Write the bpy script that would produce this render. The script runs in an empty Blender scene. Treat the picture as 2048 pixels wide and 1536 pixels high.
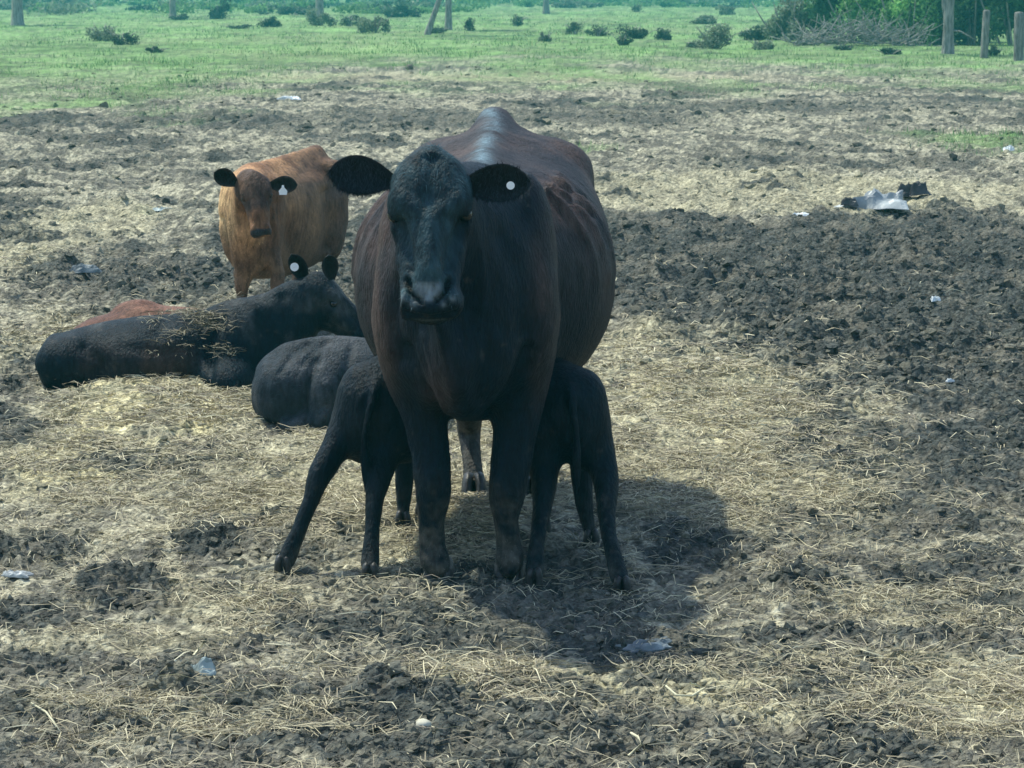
import bpy, math, random
import numpy as np
from mathutils import Vector, Matrix

# ------------------------------------------------------------------ camera, sky, sun, exposure
S = bpy.context.scene
C = S.collection
CAM_H, FPX, PITCH = 1.83, 4950.0, math.radians(9.16)
cd = bpy.data.cameras.new('camera')
cam = bpy.data.objects.new('camera', cd); C.objects.link(cam)
cam.location = (0, 0, CAM_H)
cam.rotation_euler = (math.pi/2 - PITCH, 0, 0)
cd.sensor_width = 36.0; cd.lens = 36.0*FPX/2048.0
cd.clip_start = 0.1; cd.clip_end = 3000
cd.dof.use_dof = True; cd.dof.focus_distance = 7.6; cd.dof.aperture_fstop = 20
S.camera = cam

SUN_EL, SUN_AZ = math.radians(62), math.radians(-50)     # azimuth measured from +Y towards +X
W = bpy.data.worlds.new('World'); S.world = W; W.use_nodes = True
nt = W.node_tree
sky = nt.nodes.new('ShaderNodeTexSky'); sky.sky_type = 'NISHITA'; sky.sun_disc = False
sky.sun_elevation = SUN_EL; sky.sun_rotation = SUN_AZ
nt.links.new(sky.outputs[0], nt.nodes['Background'].inputs[0])
nt.nodes['Background'].inputs[1].default_value = 0.15
sd = bpy.data.lights.new('sun', 'SUN'); sd.energy = 3.1; sd.angle = math.radians(1.6); sd.color = (0.985, 0.98, 0.83)
sun = bpy.data.objects.new('sun', sd); C.objects.link(sun)
sdir = Vector((math.sin(SUN_AZ)*math.cos(SUN_EL), math.cos(SUN_AZ)*math.cos(SUN_EL), math.sin(SUN_EL)))
sun.rotation_euler = sdir.to_track_quat('Z', 'Y').to_euler()
S.view_settings.view_transform = 'Standard'; S.view_settings.look = 'None'
S.view_settings.gamma = 1.0; S.view_settings.use_curve_mapping = False
S.view_settings.exposure = 0.80
S.cycles.max_bounces = 5; S.cycles.volume_bounces = 0; S.cycles.diffuse_bounces = 3
HAZE_DENS = 0.0018

rng = np.random.default_rng(7)
random.seed(7)

# ------------------------------------------------------------------ measuring helpers
def ray(px, py):
    cx, cy = (px-1024.0)/FPX, (768.0-py)/FPX
    return np.array((cx, math.cos(PITCH)+cy*math.sin(PITCH), -math.sin(PITCH)+cy*math.cos(PITCH)))
def G(px, py):                       # point on level ground
    d = ray(px, py); t = CAM_H/(-d[2]); return np.array((d[0]*t, d[1]*t, 0.0))
def P(px, py, Y):                    # point at distance Y
    d = ray(px, py); t = Y/d[1]; return np.array((d[0]*t, Y, CAM_H+d[2]*t))

# ------------------------------------------------------------------ noise
def _h(ix, iy, iz, seed):
    n = (ix*374761393 + iy*668265263 + iz*2147483647 + seed*1274126177) & 0xffffffff
    n = ((n ^ (n >> 13))*1274126177) & 0xffffffff
    n = ((n ^ (n >> 16))*2246822519) & 0xffffffff
    return ((n ^ (n >> 15)) & 0xffffff).astype(np.float64)/0x7fffff - 1.0
def vn2(x, y, seed=0):
    xi = np.floor(x).astype(np.int64); yi = np.floor(y).astype(np.int64)
    fx = x-xi; fy = y-yi; fx = fx*fx*(3-2*fx); fy = fy*fy*(3-2*fy); z = np.zeros_like(xi)
    a = _h(xi, yi, z, seed); b = _h(xi+1, yi, z, seed); c = _h(xi, yi+1, z, seed); d = _h(xi+1, yi+1, z, seed)
    return (a*(1-fx)+b*fx)*(1-fy)+(c*(1-fx)+d*fx)*fy
def fbm2(x, y, seed=0, o=4, g=.5):
    s = 0; a = 1; n = 0
    for k in range(o):
        s = s+a*vn2(x*(2.03**k)+k*7.7, y*(2.03**k)-k*3.1, seed+k); n += a; a *= g
    return s/n
def vn3(p, seed=0):
    i = np.floor(p).astype(np.int64); f = p-i; f = f*f*(3-2*f)
    r = 0
    for dx in (0, 1):
        for dy in (0, 1):
            for dz in (0, 1):
                w = (f[:, 0] if dx else 1-f[:, 0])*(f[:, 1] if dy else 1-f[:, 1])*(f[:, 2] if dz else 1-f[:, 2])
                r = r+w*_h(i[:, 0]+dx, i[:, 1]+dy, i[:, 2]+dz, seed)
    return r
def fbm3(p, seed=0, o=3):
    s = 0; a = 1; n = 0
    for k in range(o):
        s = s+a*vn3(p*(2.1**k)+k*5.3, seed+k); n += a; a *= .5
    return s/n
def sm(a, b, x):
    t = np.clip((x-a)/(b-a), 0, 1); return t*t*(3-2*t)

# ------------------------------------------------------------------ mesh helpers
def mesh(name, V, F, col=None, smooth=True):
    """F: array (n,3) or (n,4), or list of such arrays"""
    me = bpy.data.meshes.new(name)
    V = np.asarray(V, dtype=np.float32)
    Fs = F if isinstance(F, list) else [F]
    Fs = [np.asarray(f, dtype=np.int32) for f in Fs if len(f)]
    nl = sum(f.size for f in Fs); npoly = sum(len(f) for f in Fs)
    me.vertices.add(len(V)); me.vertices.foreach_set('co', V.ravel())
    me.loops.add(nl); me.loops.foreach_set('vertex_index', np.concatenate([f.ravel() for f in Fs]))
    me.polygons.add(npoly)
    cnt = np.concatenate([np.full(len(f), f.shape[1], dtype=np.int32) for f in Fs])
    st = np.concatenate(([0], np.cumsum(cnt)[:-1])).astype(np.int32)
    me.polygons.foreach_set('loop_start', st)
    me.polygons.foreach_set('use_smooth', np.full(npoly, smooth, dtype=bool))
    me.update(calc_edges=True)
    if col is not None:
        ca = me.color_attributes.new('tint', 'FLOAT_COLOR', 'POINT')
        c4 = np.ones((len(V), 4), dtype=np.float32); c4[:, :col.shape[1]] = col
        ca.data.foreach_set('color', c4.ravel())
    return me
def obj(name, me, mat=None, parent=None, loc=None):
    o = bpy.data.objects.new(name, me)
    if mat is not None and me is not None and not me.materials: me.materials.append(mat)
    C.objects.link(o)
    if loc is not None: o.location = loc
    if parent is not None: o.parent = parent
    return o
def tag(o, label=None, cat=None, group=None, kind=None):
    if label: o['label'] = label
    if cat: o['category'] = cat
    if group: o['group'] = group
    if kind: o['kind'] = kind
    return o
def thing(name, loc, label, cat, group=None):
    o = bpy.data.objects.new(name, None); C.objects.link(o); o.location = loc; o.empty_display_size = .1
    return tag(o, label, cat, group)

# ------------------------------------------------------------------ materials
def new_mat(name):
    m = bpy.data.materials.new(name); m.use_nodes = True
    return m, m.node_tree, m.node_tree.nodes['Principled BSDF']
def attr_mat(name, rough=.9, spec=.2, bump=0, bscale=60, vary=.25, vscale=25, sheen=0, stretch=None, coat=0, trans=False):
    """base colour = vertex tint x fine noise, with a fine relief"""
    m, t, b = new_mat(name); N = t.nodes.new; L = t.links.new
    a = N('ShaderNodeVertexColor'); a.layer_name = 'tint'
    tc = N('ShaderNodeTexCoord'); mp = N('ShaderNodeMapping'); L(tc.outputs['Object'], mp.inputs[0])
    if stretch: mp.inputs['Scale'].default_value = stretch
    n = N('ShaderNodeTexNoise'); n.inputs['Scale'].default_value = vscale; n.inputs['Detail'].default_value = 5; L(mp.outputs[0], n.inputs[0])
    r = N('ShaderNodeMapRange'); r.inputs[1].default_value = .25; r.inputs[2].default_value = .75
    r.inputs[3].default_value = 1-vary; r.inputs[4].default_value = 1+vary; L(n.outputs[0], r.inputs[0])
    x = N('ShaderNodeVectorMath'); x.operation = 'SCALE'; L(a.outputs[0], x.inputs[0]); L(r.outputs[0], x.inputs['Scale'])
    L(x.outputs[0], b.inputs['Base Color'])
    b.inputs['Roughness'].default_value = rough; b.inputs['Specular IOR Level'].default_value = spec
    if sheen:
        b.inputs['Sheen Weight'].default_value = sheen; b.inputs['Sheen Roughness'].default_value = .5
    if bump:
        n2 = N('ShaderNodeTexNoise'); n2.inputs['Scale'].default_value = bscale; n2.inputs['Detail'].default_value = 4; L(mp.outputs[0], n2.inputs[0])
        bp = N('ShaderNodeBump'); bp.inputs['Strength'].default_value = bump; bp.inputs['Distance'].default_value = .01
        L(n2.outputs[0], bp.inputs['Height']); L(bp.outputs[0], b.inputs['Normal'])
    if trans:
        b.inputs['Transmission Weight'].default_value = 0
        tr = N('ShaderNodeBsdfTranslucent'); L(x.outputs[0], tr.inputs[0])
        mx = N('ShaderNodeMixShader'); mx.inputs[0].default_value = .35
        L(b.outputs[0], mx.inputs[1]); L(tr.outputs[0], mx.inputs[2]); L(mx.outputs[0], t.nodes['Material Output'].inputs[0])
    return m
def noise_mat(name, c1, c2, scale=12, rough=.8, spec=.3, bump=.3, stretch=None, metallic=0):
    m, t, b = new_mat(name); N = t.nodes.new; L = t.links.new
    tc = N('ShaderNodeTexCoord'); mp = N('ShaderNodeMapping'); L(tc.outputs['Object'], mp.inputs[0])
    if stretch: mp.inputs['Scale'].default_value = stretch
    n = N('ShaderNodeTexNoise'); n.inputs['Scale'].default_value = scale; n.inputs['Detail'].default_value = 6; L(mp.outputs[0], n.inputs[0])
    cr = N('ShaderNodeValToRGB'); cr.color_ramp.elements[0].position = .35; cr.color_ramp.elements[1].position = .65
    cr.color_ramp.elements[0].color = (*c1, 1); cr.color_ramp.elements[1].color = (*c2, 1)
    L(n.outputs[0], cr.inputs[0]); L(cr.outputs[0], b.inputs['Base Color'])
    b.inputs['Roughness'].default_value = rough; b.inputs['Specular IOR Level'].default_value = spec
    if bump:
        bp = N('ShaderNodeBump'); bp.inputs['Strength'].default_value = bump; bp.inputs['Distance'].default_value = .02
        L(n.outputs[0], bp.inputs['Height']); L(bp.outputs[0], b.inputs['Normal'])
    return m

M_ground = attr_mat('trodden_ground', rough=.95, spec=.12, bump=.55, bscale=140, vary=.35, vscale=70)
_t = M_ground.node_tree; _N = _t.nodes.new; _L = _t.links.new; _b = _t.nodes['Principled BSDF']        # crumbly grain of the soil
_tc = _N('ShaderNodeTexCoord'); _src = _b.inputs['Base Color'].links[0].from_socket
_n1 = _N('ShaderNodeTexNoise'); _n1.inputs['Scale'].default_value = 30; _n1.inputs['Detail'].default_value = 3; _n1.inputs['Roughness'].default_value = .7; _n1.inputs['Distortion'].default_value = .6; _L(_tc.outputs['Object'], _n1.inputs[0])
_v = _N('ShaderNodeTexVoronoi'); _v.inputs['Scale'].default_value = 38; _L(_tc.outputs['Object'], _v.inputs['Vector'])
_r = _N('ShaderNodeMapRange'); _r.inputs[1].default_value = .38; _r.inputs[2].default_value = .62; _r.inputs[3].default_value = .50; _r.inputs[4].default_value = 1.36; _L(_n1.outputs[0], _r.inputs[0])
_x = _N('ShaderNodeVectorMath'); _x.operation = 'SCALE'; _L(_src, _x.inputs[0]); _L(_r.outputs[0], _x.inputs['Scale']); _L(_x.outputs[0], _b.inputs['Base Color'])
_a = _N('ShaderNodeMath'); _a.operation = 'MULTIPLY_ADD'; _a.inputs[1].default_value = -.8; _L(_v.outputs['Distance'], _a.inputs[0]); _L(_n1.outputs[0], _a.inputs[2])
_bp = _N('ShaderNodeBump'); _bp.inputs['Strength'].default_value = .8; _bp.inputs['Distance'].default_value = .022; _L(_a.outputs[0], _bp.inputs['Height']); _L(_b.inputs['Normal'].links[0].from_socket, _bp.inputs['Normal']); _L(_bp.outputs[0], _b.inputs['Normal'])
M_straw = attr_mat('straw', rough=.7, spec=.3, vary=.12, vscale=30)
M_clod = attr_mat('soil', rough=.97, spec=.06, bump=1.0, bscale=90, vary=.45, vscale=70)
M_leaf = attr_mat('leaf', rough=.6, spec=.3, vary=.15, vscale=3, trans=True)
M_grass = attr_mat('grass', rough=.65, spec=.25, vary=.15, vscale=2, trans=True)
M_coat = attr_mat('coat', rough=.6, spec=.13, bump=.85, bscale=110, vary=.62, vscale=46, sheen=.0, stretch=(1, 1, .35))
M_hair = attr_mat('coat_hair', rough=.6, spec=.10, vary=.1, vscale=30)
M_hoof = noise_mat('hoof_horn', (.010, .011, .012), (.032, .031, .028), 40, rough=.5, spec=.4)
M_wood = noise_mat('weathered_wood', (.10, .095, .085), (.27, .26, .23), 9, rough=.9, bump=.8, stretch=(3, 3, .5))
M_bark = noise_mat('bark', (.13, .125, .11), (.36, .34, .30), 7, rough=.95, bump=1, stretch=(3, 3, .5))
M_twig = noise_mat('dead_wood', (.14, .14, .12), (.32, .31, .28), 5, rough=.9)
M_tag = noise_mat('tag_plastic', (.72, .73, .70), (.82, .82, .80), 6, rough=.4, bump=0)
M_plastic = noise_mat('grey_plastic_sheet', (.22, .24, .25), (.42, .45, .44), 6, rough=.45, bump=.2)
M_white = noise_mat('white_plastic', (.62, .65, .62), (.8, .82, .8), 9, rough=.45, bump=.1)
M_blue = noise_mat('blue_grey_plastic', (.15, .19, .19), (.42, .50, .48), 9, rough=.45, bump=.3)
M_dim = noise_mat('mud_and_stained_plastic', (.06, .075, .085), (.20, .24, .25), 14, rough=.6, bump=.4)
M_dark = noise_mat('dark_plastic', (.02, .022, .025), (.06, .06, .065), 12, rough=.5, bump=.4)
M_stone = noise_mat('pale_stone', (.42, .40, .30), (.6, .57, .45), 20, rough=.8, bump=.4)
t_ = M_coat.node_tree; rr_ = t_.nodes.new('ShaderNodeMapRange'); rr_.inputs[3].default_value = .15; rr_.inputs[4].default_value = .58
t_.links.new([n for n in t_.nodes if n.bl_idname == 'ShaderNodeVertexColor'][0].outputs['Alpha'], rr_.inputs[0]); t_.links.new(rr_.outputs[0], t_.nodes['Principled BSDF'].inputs['Roughness'])
m, t, b = new_mat('eye_wet'); b.inputs['Base Color'].default_value = (.004, .004, .004, 1); b.inputs['Roughness'].default_value = .08; M_eye = m

# ------------------------------------------------------------------ ground masks and height
def blobs(x, y, L, warp=.35):
    """soft patches laid down at surveyed spots; each (px,py,rx,ry,strength)"""
    out = np.zeros_like(x)
    for (px, py, rx, ry, s) in L:
        c = G(px, py); ax = rx*c[1]/FPX
        ay = (G(px, py-ry)[1]-G(px, py+ry)[1])/2 if py-ry > -20 else c[1]*.3
        w = .45*vn2(x/(ax*.45), y/(ay*.45), 11)+.25*vn2(x/(ax*.18), y/(ay*.18), 12)
        d = np.sqrt(((x-c[0])/ax)**2+((y-c[1])/ay)**2)+warp*w*2
        out = np.maximum(out, s*(1-sm(.6, 1.25, d)))
    return out
MUD = [(1650, 560, 480, 120, .85), (1900, 500, 300, 90, .8), (1360, 490, 220, 60, .75), (1930, 740, 260, 120, .9), (1600, 650, 300, 70, .75),
       (1300, 620, 140, 60, .6), (1980, 930, 200, 90, .8), (1700, 900, 150, 60, .65), (1780, 1040, 240, 50, .55), (560, 480, 150, 40, .7), (380, 560, 260, 30, .7),
       (120, 560, 90, 25, .6), (620, 560, 220, 40, .7), (240, 1185, 105, 42, 1), (50, 1110, 110, 45, .9), (430, 1080, 90, 40, .85), (610, 1095, 60, 25, .7),
       (60, 1245, 120, 30, .7), (330, 1360, 100, 45, .7), (790, 1410, 140, 70, 1), (720, 1490, 160, 40, .7), (1650, 1490, 220, 45, .85),
       (1500, 1530, 200, 30, .8), (1600, 1178, 90, 20, .9), (1420, 1100, 130, 45, .7), (880, 1285, 120, 35, .7), (1310, 1290, 170, 35, .7), (660, 1255, 120, 40, .6),
       (100, 1335, 160, 35, .65), (1180, 1230, 160, 30, .6), (930, 1150, 70, 35, .9), (1760, 1270, 220, 25, .7), (1830, 1150, 90, 25, .7),
       (1990, 1130, 120, 40, .6), (2000, 1290, 90, 20, .6), (1190, 1480, 160, 25, .5), (480, 1310, 60, 20, .7), (1660, 810, 60, 40, .7), (1880, 810, 90, 30, .8),
       (60, 245, 130, 18, .7), (700, 240, 600, 22, .35), (1500, 215, 500, 14, .4), (1650, 330, 330, 14, .3), (1000, 1190, 300, 40, .5), (1180, 1480, 120, 40, .6), (200, 1450, 200, 30, .5)]
STRAW = [(300, 825, 230, 70, 1), (150, 930, 280, 70, .95), (60, 700, 130, 60, .6), (1440, 790, 300, 110, .8), (1300, 880, 260, 110, .7), (650, 960, 330, 110, .75),
         (900, 1030, 230, 90, .7), (1500, 960, 300, 90, .6), (1750, 1370, 420, 70, .8), (1050, 1370, 330, 45, .9), (250, 1290, 280, 30, .4), (450, 1210, 150, 40, .55),
         (1550, 1380, 300, 60, .8), (90, 470, 200, 70, .6), (1560, 390, 600, 45, .55), (1850, 1210, 200, 40, .5), (1900, 1440, 220, 40, .6), (420, 740, 160, 50, .9),
         (380, 1420, 300, 40, .5), (1100, 155, 700, 10, .6), (1250, 720, 200, 60, .7), (500, 1450, 300, 30, .5), (1000, 850, 200, 60, .6)]
GREEN = [(1950, 285, 150, 22, .55), (130, 190, 330, 34, .8), (900, 175, 200, 14, .3), (350, 235, 120, 20, .3), (1180, 300, 60, 10, .3), (320, 425, 40, 12, .25)]
def masks(x, y):
    mud = blobs(x, y, MUD)*.9; mud = np.maximum(mud, .46*sm(.10, .42, fbm2(x/.8, y/1.2, 28, 4))*(1-.5*sm(40, 55, y))); st = blobs(x, y, STRAW); gr = blobs(x, y, GREEN)
    n = fbm2(x/5, y/9, 21, 4); n2 = fbm2(x/1.1, y/1.6, 25, 3)
    edge = 57.0+8*n+7*n2-11*(1-sm(-8, -3, x))
    g = sm(-15, 13, y-edge+14*fbm2(x/1.3, y/3.2, 27, 3))*(.62+.5*np.clip(n2+.35, 0, 1))
    gr = np.clip(np.maximum(gr*(.5+n2), g), 0, 1)
    return np.clip(mud, 0, 1), np.clip(st, 0, 1), gr
HEAP = [(440, 752, 75, 22, .10), (300, 790, 200, 30, .05), (640, 900, 180, 40, .03), (520, 850, 90, 20, .05), (1400, 760, 200, 60, .05), (240, 1185, 110, 40, .05), (790, 1400, 130, 60, .05),
        (430, 1085, 80, 25, .04), (950, 1030, 120, 35, .03), (60, 1115, 90, 30, .04), (1600, 1178, 80, 14, .04), (350, 1370, 70, 30, .04), (1660, 810, 50, 20, .05), (150, 640, 120, 18, .05)]
def height(x, y, mk=None):
    mud, st, gr = mk if mk is not None else masks(x, y)
    far = sm(14, 40, y)
    h = .018*fbm2(x/1.4, y/1.4, 3, 2)
    for (px, py, rx, ry, a) in HEAP:
        c = G(px, py); ax = rx*c[1]/FPX; ay = max(ax*.8, .12)
        h = h+a*np.exp(-(((x-c[0])/ax)**2+((y-c[1])/ay)**2))
    near = 1-far
    wx = x+.03*vn2(x/.09, y/.09, 31); wy = y+.03*vn2(x/.09, y/.09, 32)
    r1 = 1-np.abs(vn2(wx/.115, wy/.115, 41))*2.0           # hoof pocked ridges
    r2 = 1-np.abs(vn2(wx/.05, wy/.05, 42))*2.0
    fine = fbm2(wx/.028, wy/.028, 43, 3)
    rough = .50+.50*mud
    h = h+near*(rough*(.026*r1+.012*r2)+.020*rough*vn2(wx/.17, wy/.17, 45)+.012*rough*np.abs(vn2(wx/.037, wy/.037, 46))+.010*vn2(wx/.021, wy/.021, 47)*rough+(.006+.006*mud)*fine+.007*st*fbm2(x/.03, y/.03, 44, 2))
    big = fbm2(x/.42, y/.75, 51, 3)
    m1 = vn2(x/.19+.3*vn2(x/.1, y/.1, 33), y/.21, 52); m2 = 1-np.abs(vn2(x/.26, y/.30, 53))*2; m3 = fbm2(x/.09, y/.10, 54, 2)
    w = sm(8.5, 14, y)*(1-sm(46, 75, y))*(1-.75*gr)
    h = h+w*((.030+.035*mud)*big+(.034+.030*mud)*m1+(.026+.026*mud)*m2+(.024+.020*mud)*m3)
    h = h+far*gr*.04*fbm2(x/.9, y/2.0, 55, 3)
    # keep the footing of the animals level
    return h
def ground_colour(x, y, mk):
    mud, st, gr = mk
    n1 = fbm2(x/.11, y/.13, 61, 4)[:, None]; n2 = fbm2(x/.9, y/1.3, 65, 3)[:, None]; n3 = fbm2(x/.035, y/.04, 68, 3)[:, None]
    dirt = np.array((.128, .122, .098)); litter = np.array((.42, .385, .25)); mudc = np.array((.046, .053, .051)); grn = np.array((.175, .285, .10))
    n4 = fbm2(x/.22, y/.30, 69, 3)[:, None]
    a = np.clip(.36+1.5*n1+.7*n2+1.1*n3+.9*n4, 0, 1)
    c = dirt*(1-a)+np.array((.43, .40, .285))*a
    s = np.clip(st[:, None]*(1.05+.9*n1+.4*n3), 0, 1); c = c*(1-s)+litter*s
    yl = (sm(.72, .95, st)[:, None])*np.clip(.5+1.2*n1, 0, 1); c = c*(1-yl)+np.array((.66, .59, .34))*yl
    mm = np.clip(mud[:, None]*.85+(.75*n1+.55*n3+.6*n4)*(.60+.9*mud[:, None])+.03, 0, 1); mm = sm(.16, .56, mm)*(.94)
    c = c*(1-mm)+mudc*mm
    g = np.clip(gr[:, None]*(1.15+.7*n1), 0, 1); gc = grn*(1+.5*n2+.6*n4*.8+.35*fbm2(x/3, y/6, 71, 3)[:, None]); c = c*(1-g)+gc*g
    dry = (sm(.1, .5, fbm2(x/4+9, y/7, 75, 3))*.35)[:, None]*g; c = c*(1-dry)+np.array((.30, .34, .17))*dry
    c = c*(1+.22*n3)
    return np.clip(c, .01, .9)

def build_ground():
    ys = [-40.0, -10, 0, 3, 4.5, 5.2]
    y = 5.4
    while y < 700:
        ys.append(y); y += .0135*max(1, y/9)**1.42 if y < 50 else y*y/9058*2.15
    ys = np.array(ys)
    dense = np.linspace(-.228, .228, 600)
    out = .228*np.exp(np.linspace(.02, 3.0, 34))
    us = np.concatenate((-out[::-1], dense, out))
    Y, U = np.meshgrid(ys, us, indexing='ij')
    X = U*np.maximum(Y, 4.5)
    x = X.ravel(); y = Y.ravel()
    mk = masks(x, y); z = height(x, y, mk)
    z[np.abs(x) > 80] *= .3
    nr, nc = Y.shape
    idx = np.arange(nr*nc).reshape(nr, nc)
    F = np.stack((idx[:-1, :-1], idx[:-1, 1:], idx[1:, 1:], idx[1:, :-1]), -1).reshape(-1, 4)
    me = mesh('ground', np.stack((x, y, z), 1), F, ground_colour(x, y, mk))
    o = obj('ground', me, M_ground); tag(o, kind='structure')
build_ground()
def hz(x, y):
    x = np.atleast_1d(np.asarray(x, float)); y = np.atleast_1d(np.asarray(y, float)); return height(x, y)

# ------------------------------------------------------------------ straw, clods, grass (masses nobody could count)
def strands(x, y, z, L, wd, col, lift=.03, lie=None):
    """bent ribbons: 3 cross lines, 4 triangles each"""
    n = len(x); a = rng.uniform(0, 2*np.pi, n) if lie is None else lie
    bend = rng.normal(0, .5, n); l1 = L*.5
    d1 = np.stack((np.cos(a), np.sin(a)), 1); d2 = np.stack((np.cos(a+bend), np.sin(a+bend)), 1)
    z0 = z+rng.uniform(-.004, .008, n); zm = z+rng.uniform(.3, 1, n)*lift; z2 = z+rng.uniform(-.1, 1, n)*lift
    p0 = np.stack((x, y, z0), 1); p1 = p0+np.c_[d1*l1[:, None], zm-z0]; p2 = p1+np.c_[d2*l1[:, None], z2-zm]
    s1 = np.stack((-d1[:, 1], d1[:, 0], rng.normal(0, .9, n)), 1); s1 /= np.linalg.norm(s1, axis=1)[:, None]; s1 *= wd[:, None]/2
    V = np.stack((p0-s1*.7, p0+s1*.7, p1-s1, p1+s1, p2-s1*.5, p2+s1*.5), 1).reshape(-1, 3)
    b = np.arange(n)[:, None]*6
    F = np.concatenate((b+np.array([[0, 1, 3, 2]]), b+np.array([[2, 3, 5, 4]])), 0)
    return V, F, np.repeat(col, 6, 0)
def straw_cols(n):
    t = rng.random(n)[:, None]; u = rng.random(n)[:, None]
    c = np.array((.54, .485, .31))*(1-t)+np.array((.25, .21, .14))*t
    c = np.where(u > .94, np.array((.64, .59, .40)), c); c = np.where(u < .2, np.array((.15, .13, .10)), c)
    return c*rng.uniform(.8, 1.15, (n, 1))
def build_straw():
    N = 760000
    v = rng.random(N); Y = 5.3/(1-v*(1-5.3/17.0))
    X = rng.uniform(-.24, .24, N)*Y
    mud, st, gr = masks(X, Y)
    clump = fbm2(X/.16, Y/.16, 81, 3)
    dens = (.03+.40*st+.035*(1-mud))*(1-.6*mud)*np.clip(.7+1.8*clump, .05, 1.7)*(.55+.45*sm(6.3, 7.4, Y))
    k = rng.random(N) < dens
    X, Y, st = X[k], Y[k], st[k]
    mk = masks(X, Y); z = height(X, Y, mk); n = len(X)
    L = rng.uniform(.025, .11, n)*(1+.35*st); L = np.where(rng.random(n) < .04, L*1.9, L)
    wd = rng.uniform(.0016, .0036, n)*np.clip(Y/8, .9, 2)
    V, F, c = strands(X, Y, z, L, wd, straw_cols(n), lift=.022)
    o = obj('straw_litter', mesh('straw_litter', V, F, c, False), M_straw)
    tag(o, 'loose tan straw scattered over the trodden soil around the cattle', 'straw', kind='stuff')
    print('straw', n)
build_straw()

ICO_V = None
def ico():
    p = (1+5**.5)/2
    v = np.array([(-1, p, 0), (1, p, 0), (-1, -p, 0), (1, -p, 0), (0, -1, p), (0, 1, p), (0, -1, -p), (0, 1, -p), (p, 0, -1), (p, 0, 1), (-p, 0, -1), (-p, 0, 1)], float)
    v /= np.linalg.norm(v[0])
    f = np.array([(0, 11, 5), (0, 5, 1), (0, 1, 7), (0, 7, 10), (0, 10, 11), (1, 5, 9), (5, 11, 4), (11, 10, 2), (10, 7, 6), (7, 1, 8), (3, 9, 4), (3, 4, 2), (3, 2, 6), (3, 6, 8), (3, 8, 9), (4, 9, 5), (2, 4, 11), (6, 2, 10), (8, 6, 7), (9, 8, 1)])
    return v, f
def ico2():
    v, f = ico(); V = [tuple(a) for a in v]; key = {}
    def mid(a, b):
        k = (min(a, b), max(a, b))
        if k not in key:
            m_ = (np.array(V[a])+np.array(V[b])); m_ /= np.linalg.norm(m_); V.append(tuple(m_)); key[k] = len(V)-1
        return key[k]
    F = []
    for a, b_, c in f:
        x, y, z = mid(a, b_), mid(b_, c), mid(c, a); F += [(a, x, z), (b_, y, x), (c, z, y), (x, y, z)]
    return np.array(V), np.array(F)
def lumps(X, Y, Z, R, base, col, jit=.55, flat=.8):
    bv, bf = base; n = len(X); m_ = len(bv)
    sc = np.stack((R*rng.uniform(.8, 1.5, n), R*rng.uniform(.7, 1.2, n), R*flat*rng.uniform(.6, 1.2, n)), 1)
    a = rng.uniform(0, 6.28, n); ca, sa = np.cos(a), np.sin(a)
    v = bv[None]*(1+rng.uniform(-jit, jit, (n, m_, 1))); v = v*sc[:, None, :]
    v = np.stack((v[..., 0]*ca[:, None]-v[..., 1]*sa[:, None], v[..., 0]*sa[:, None]+v[..., 1]*ca[:, None], v[..., 2]), -1)
    v = v+np.stack((X, Y, Z), 1)[:, None, :]
    F = (np.arange(n)[:, None, None]*m_+bf[None]).reshape(-1, 3)
    return v.reshape(-1, 3), F, np.repeat(col, m_, 0)
def build_clods():
    parts = []
    for (N, y0, y1, base, r0, r1) in ((52000, 5.4, 13, ico(), .0045, .020), (60000, 11, 56, ico(), .012, .050)):
        v = rng.random(N); Y = y0/(1-v*(1-y0/y1)); X = rng.uniform(-.24, .24, N)*Y
        mud, st, gr = masks(X, Y)
        k = rng.random(N) < (.24+.62*mud-.1*st)*(1-.85*gr); X, Y, mud = X[k], Y[k], mud[k]
        n = len(X); R = r0*(r1/r0)**(rng.random(n)**1.9)
        if y1 > 20: R *= np.clip(Y/24, .7, 1.5)
        t = np.clip(.15+.7*mud+rng.normal(0, .33, n), 0, 1)[:, None]
        col = np.array((.34, .31, .22))*(1-t)+np.array((.050, .056, .055))*t
        col = .35*col+.65*ground_colour(X, Y, masks(X, Y))*rng.uniform(.55, 1.25, (n, 1))
        parts.append(lumps(X, Y, hz(X, Y)-R*rng.uniform(-.1, .6, n), R, base, col))
        print('clods', n)
    off = 0; V = []; F = []; c = []
    for v, f, cc in parts: V.append(v); F.append(f+off); c.append(cc); off += len(v)
    o = obj('mud_clods', mesh('mud_clods', np.concatenate(V), np.concatenate(F), np.concatenate(c), False), M_clod)
    tag(o, 'dark dried mud clods strewn over the hoof pocked soil', 'mud', kind='stuff')
build_clods()

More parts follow.
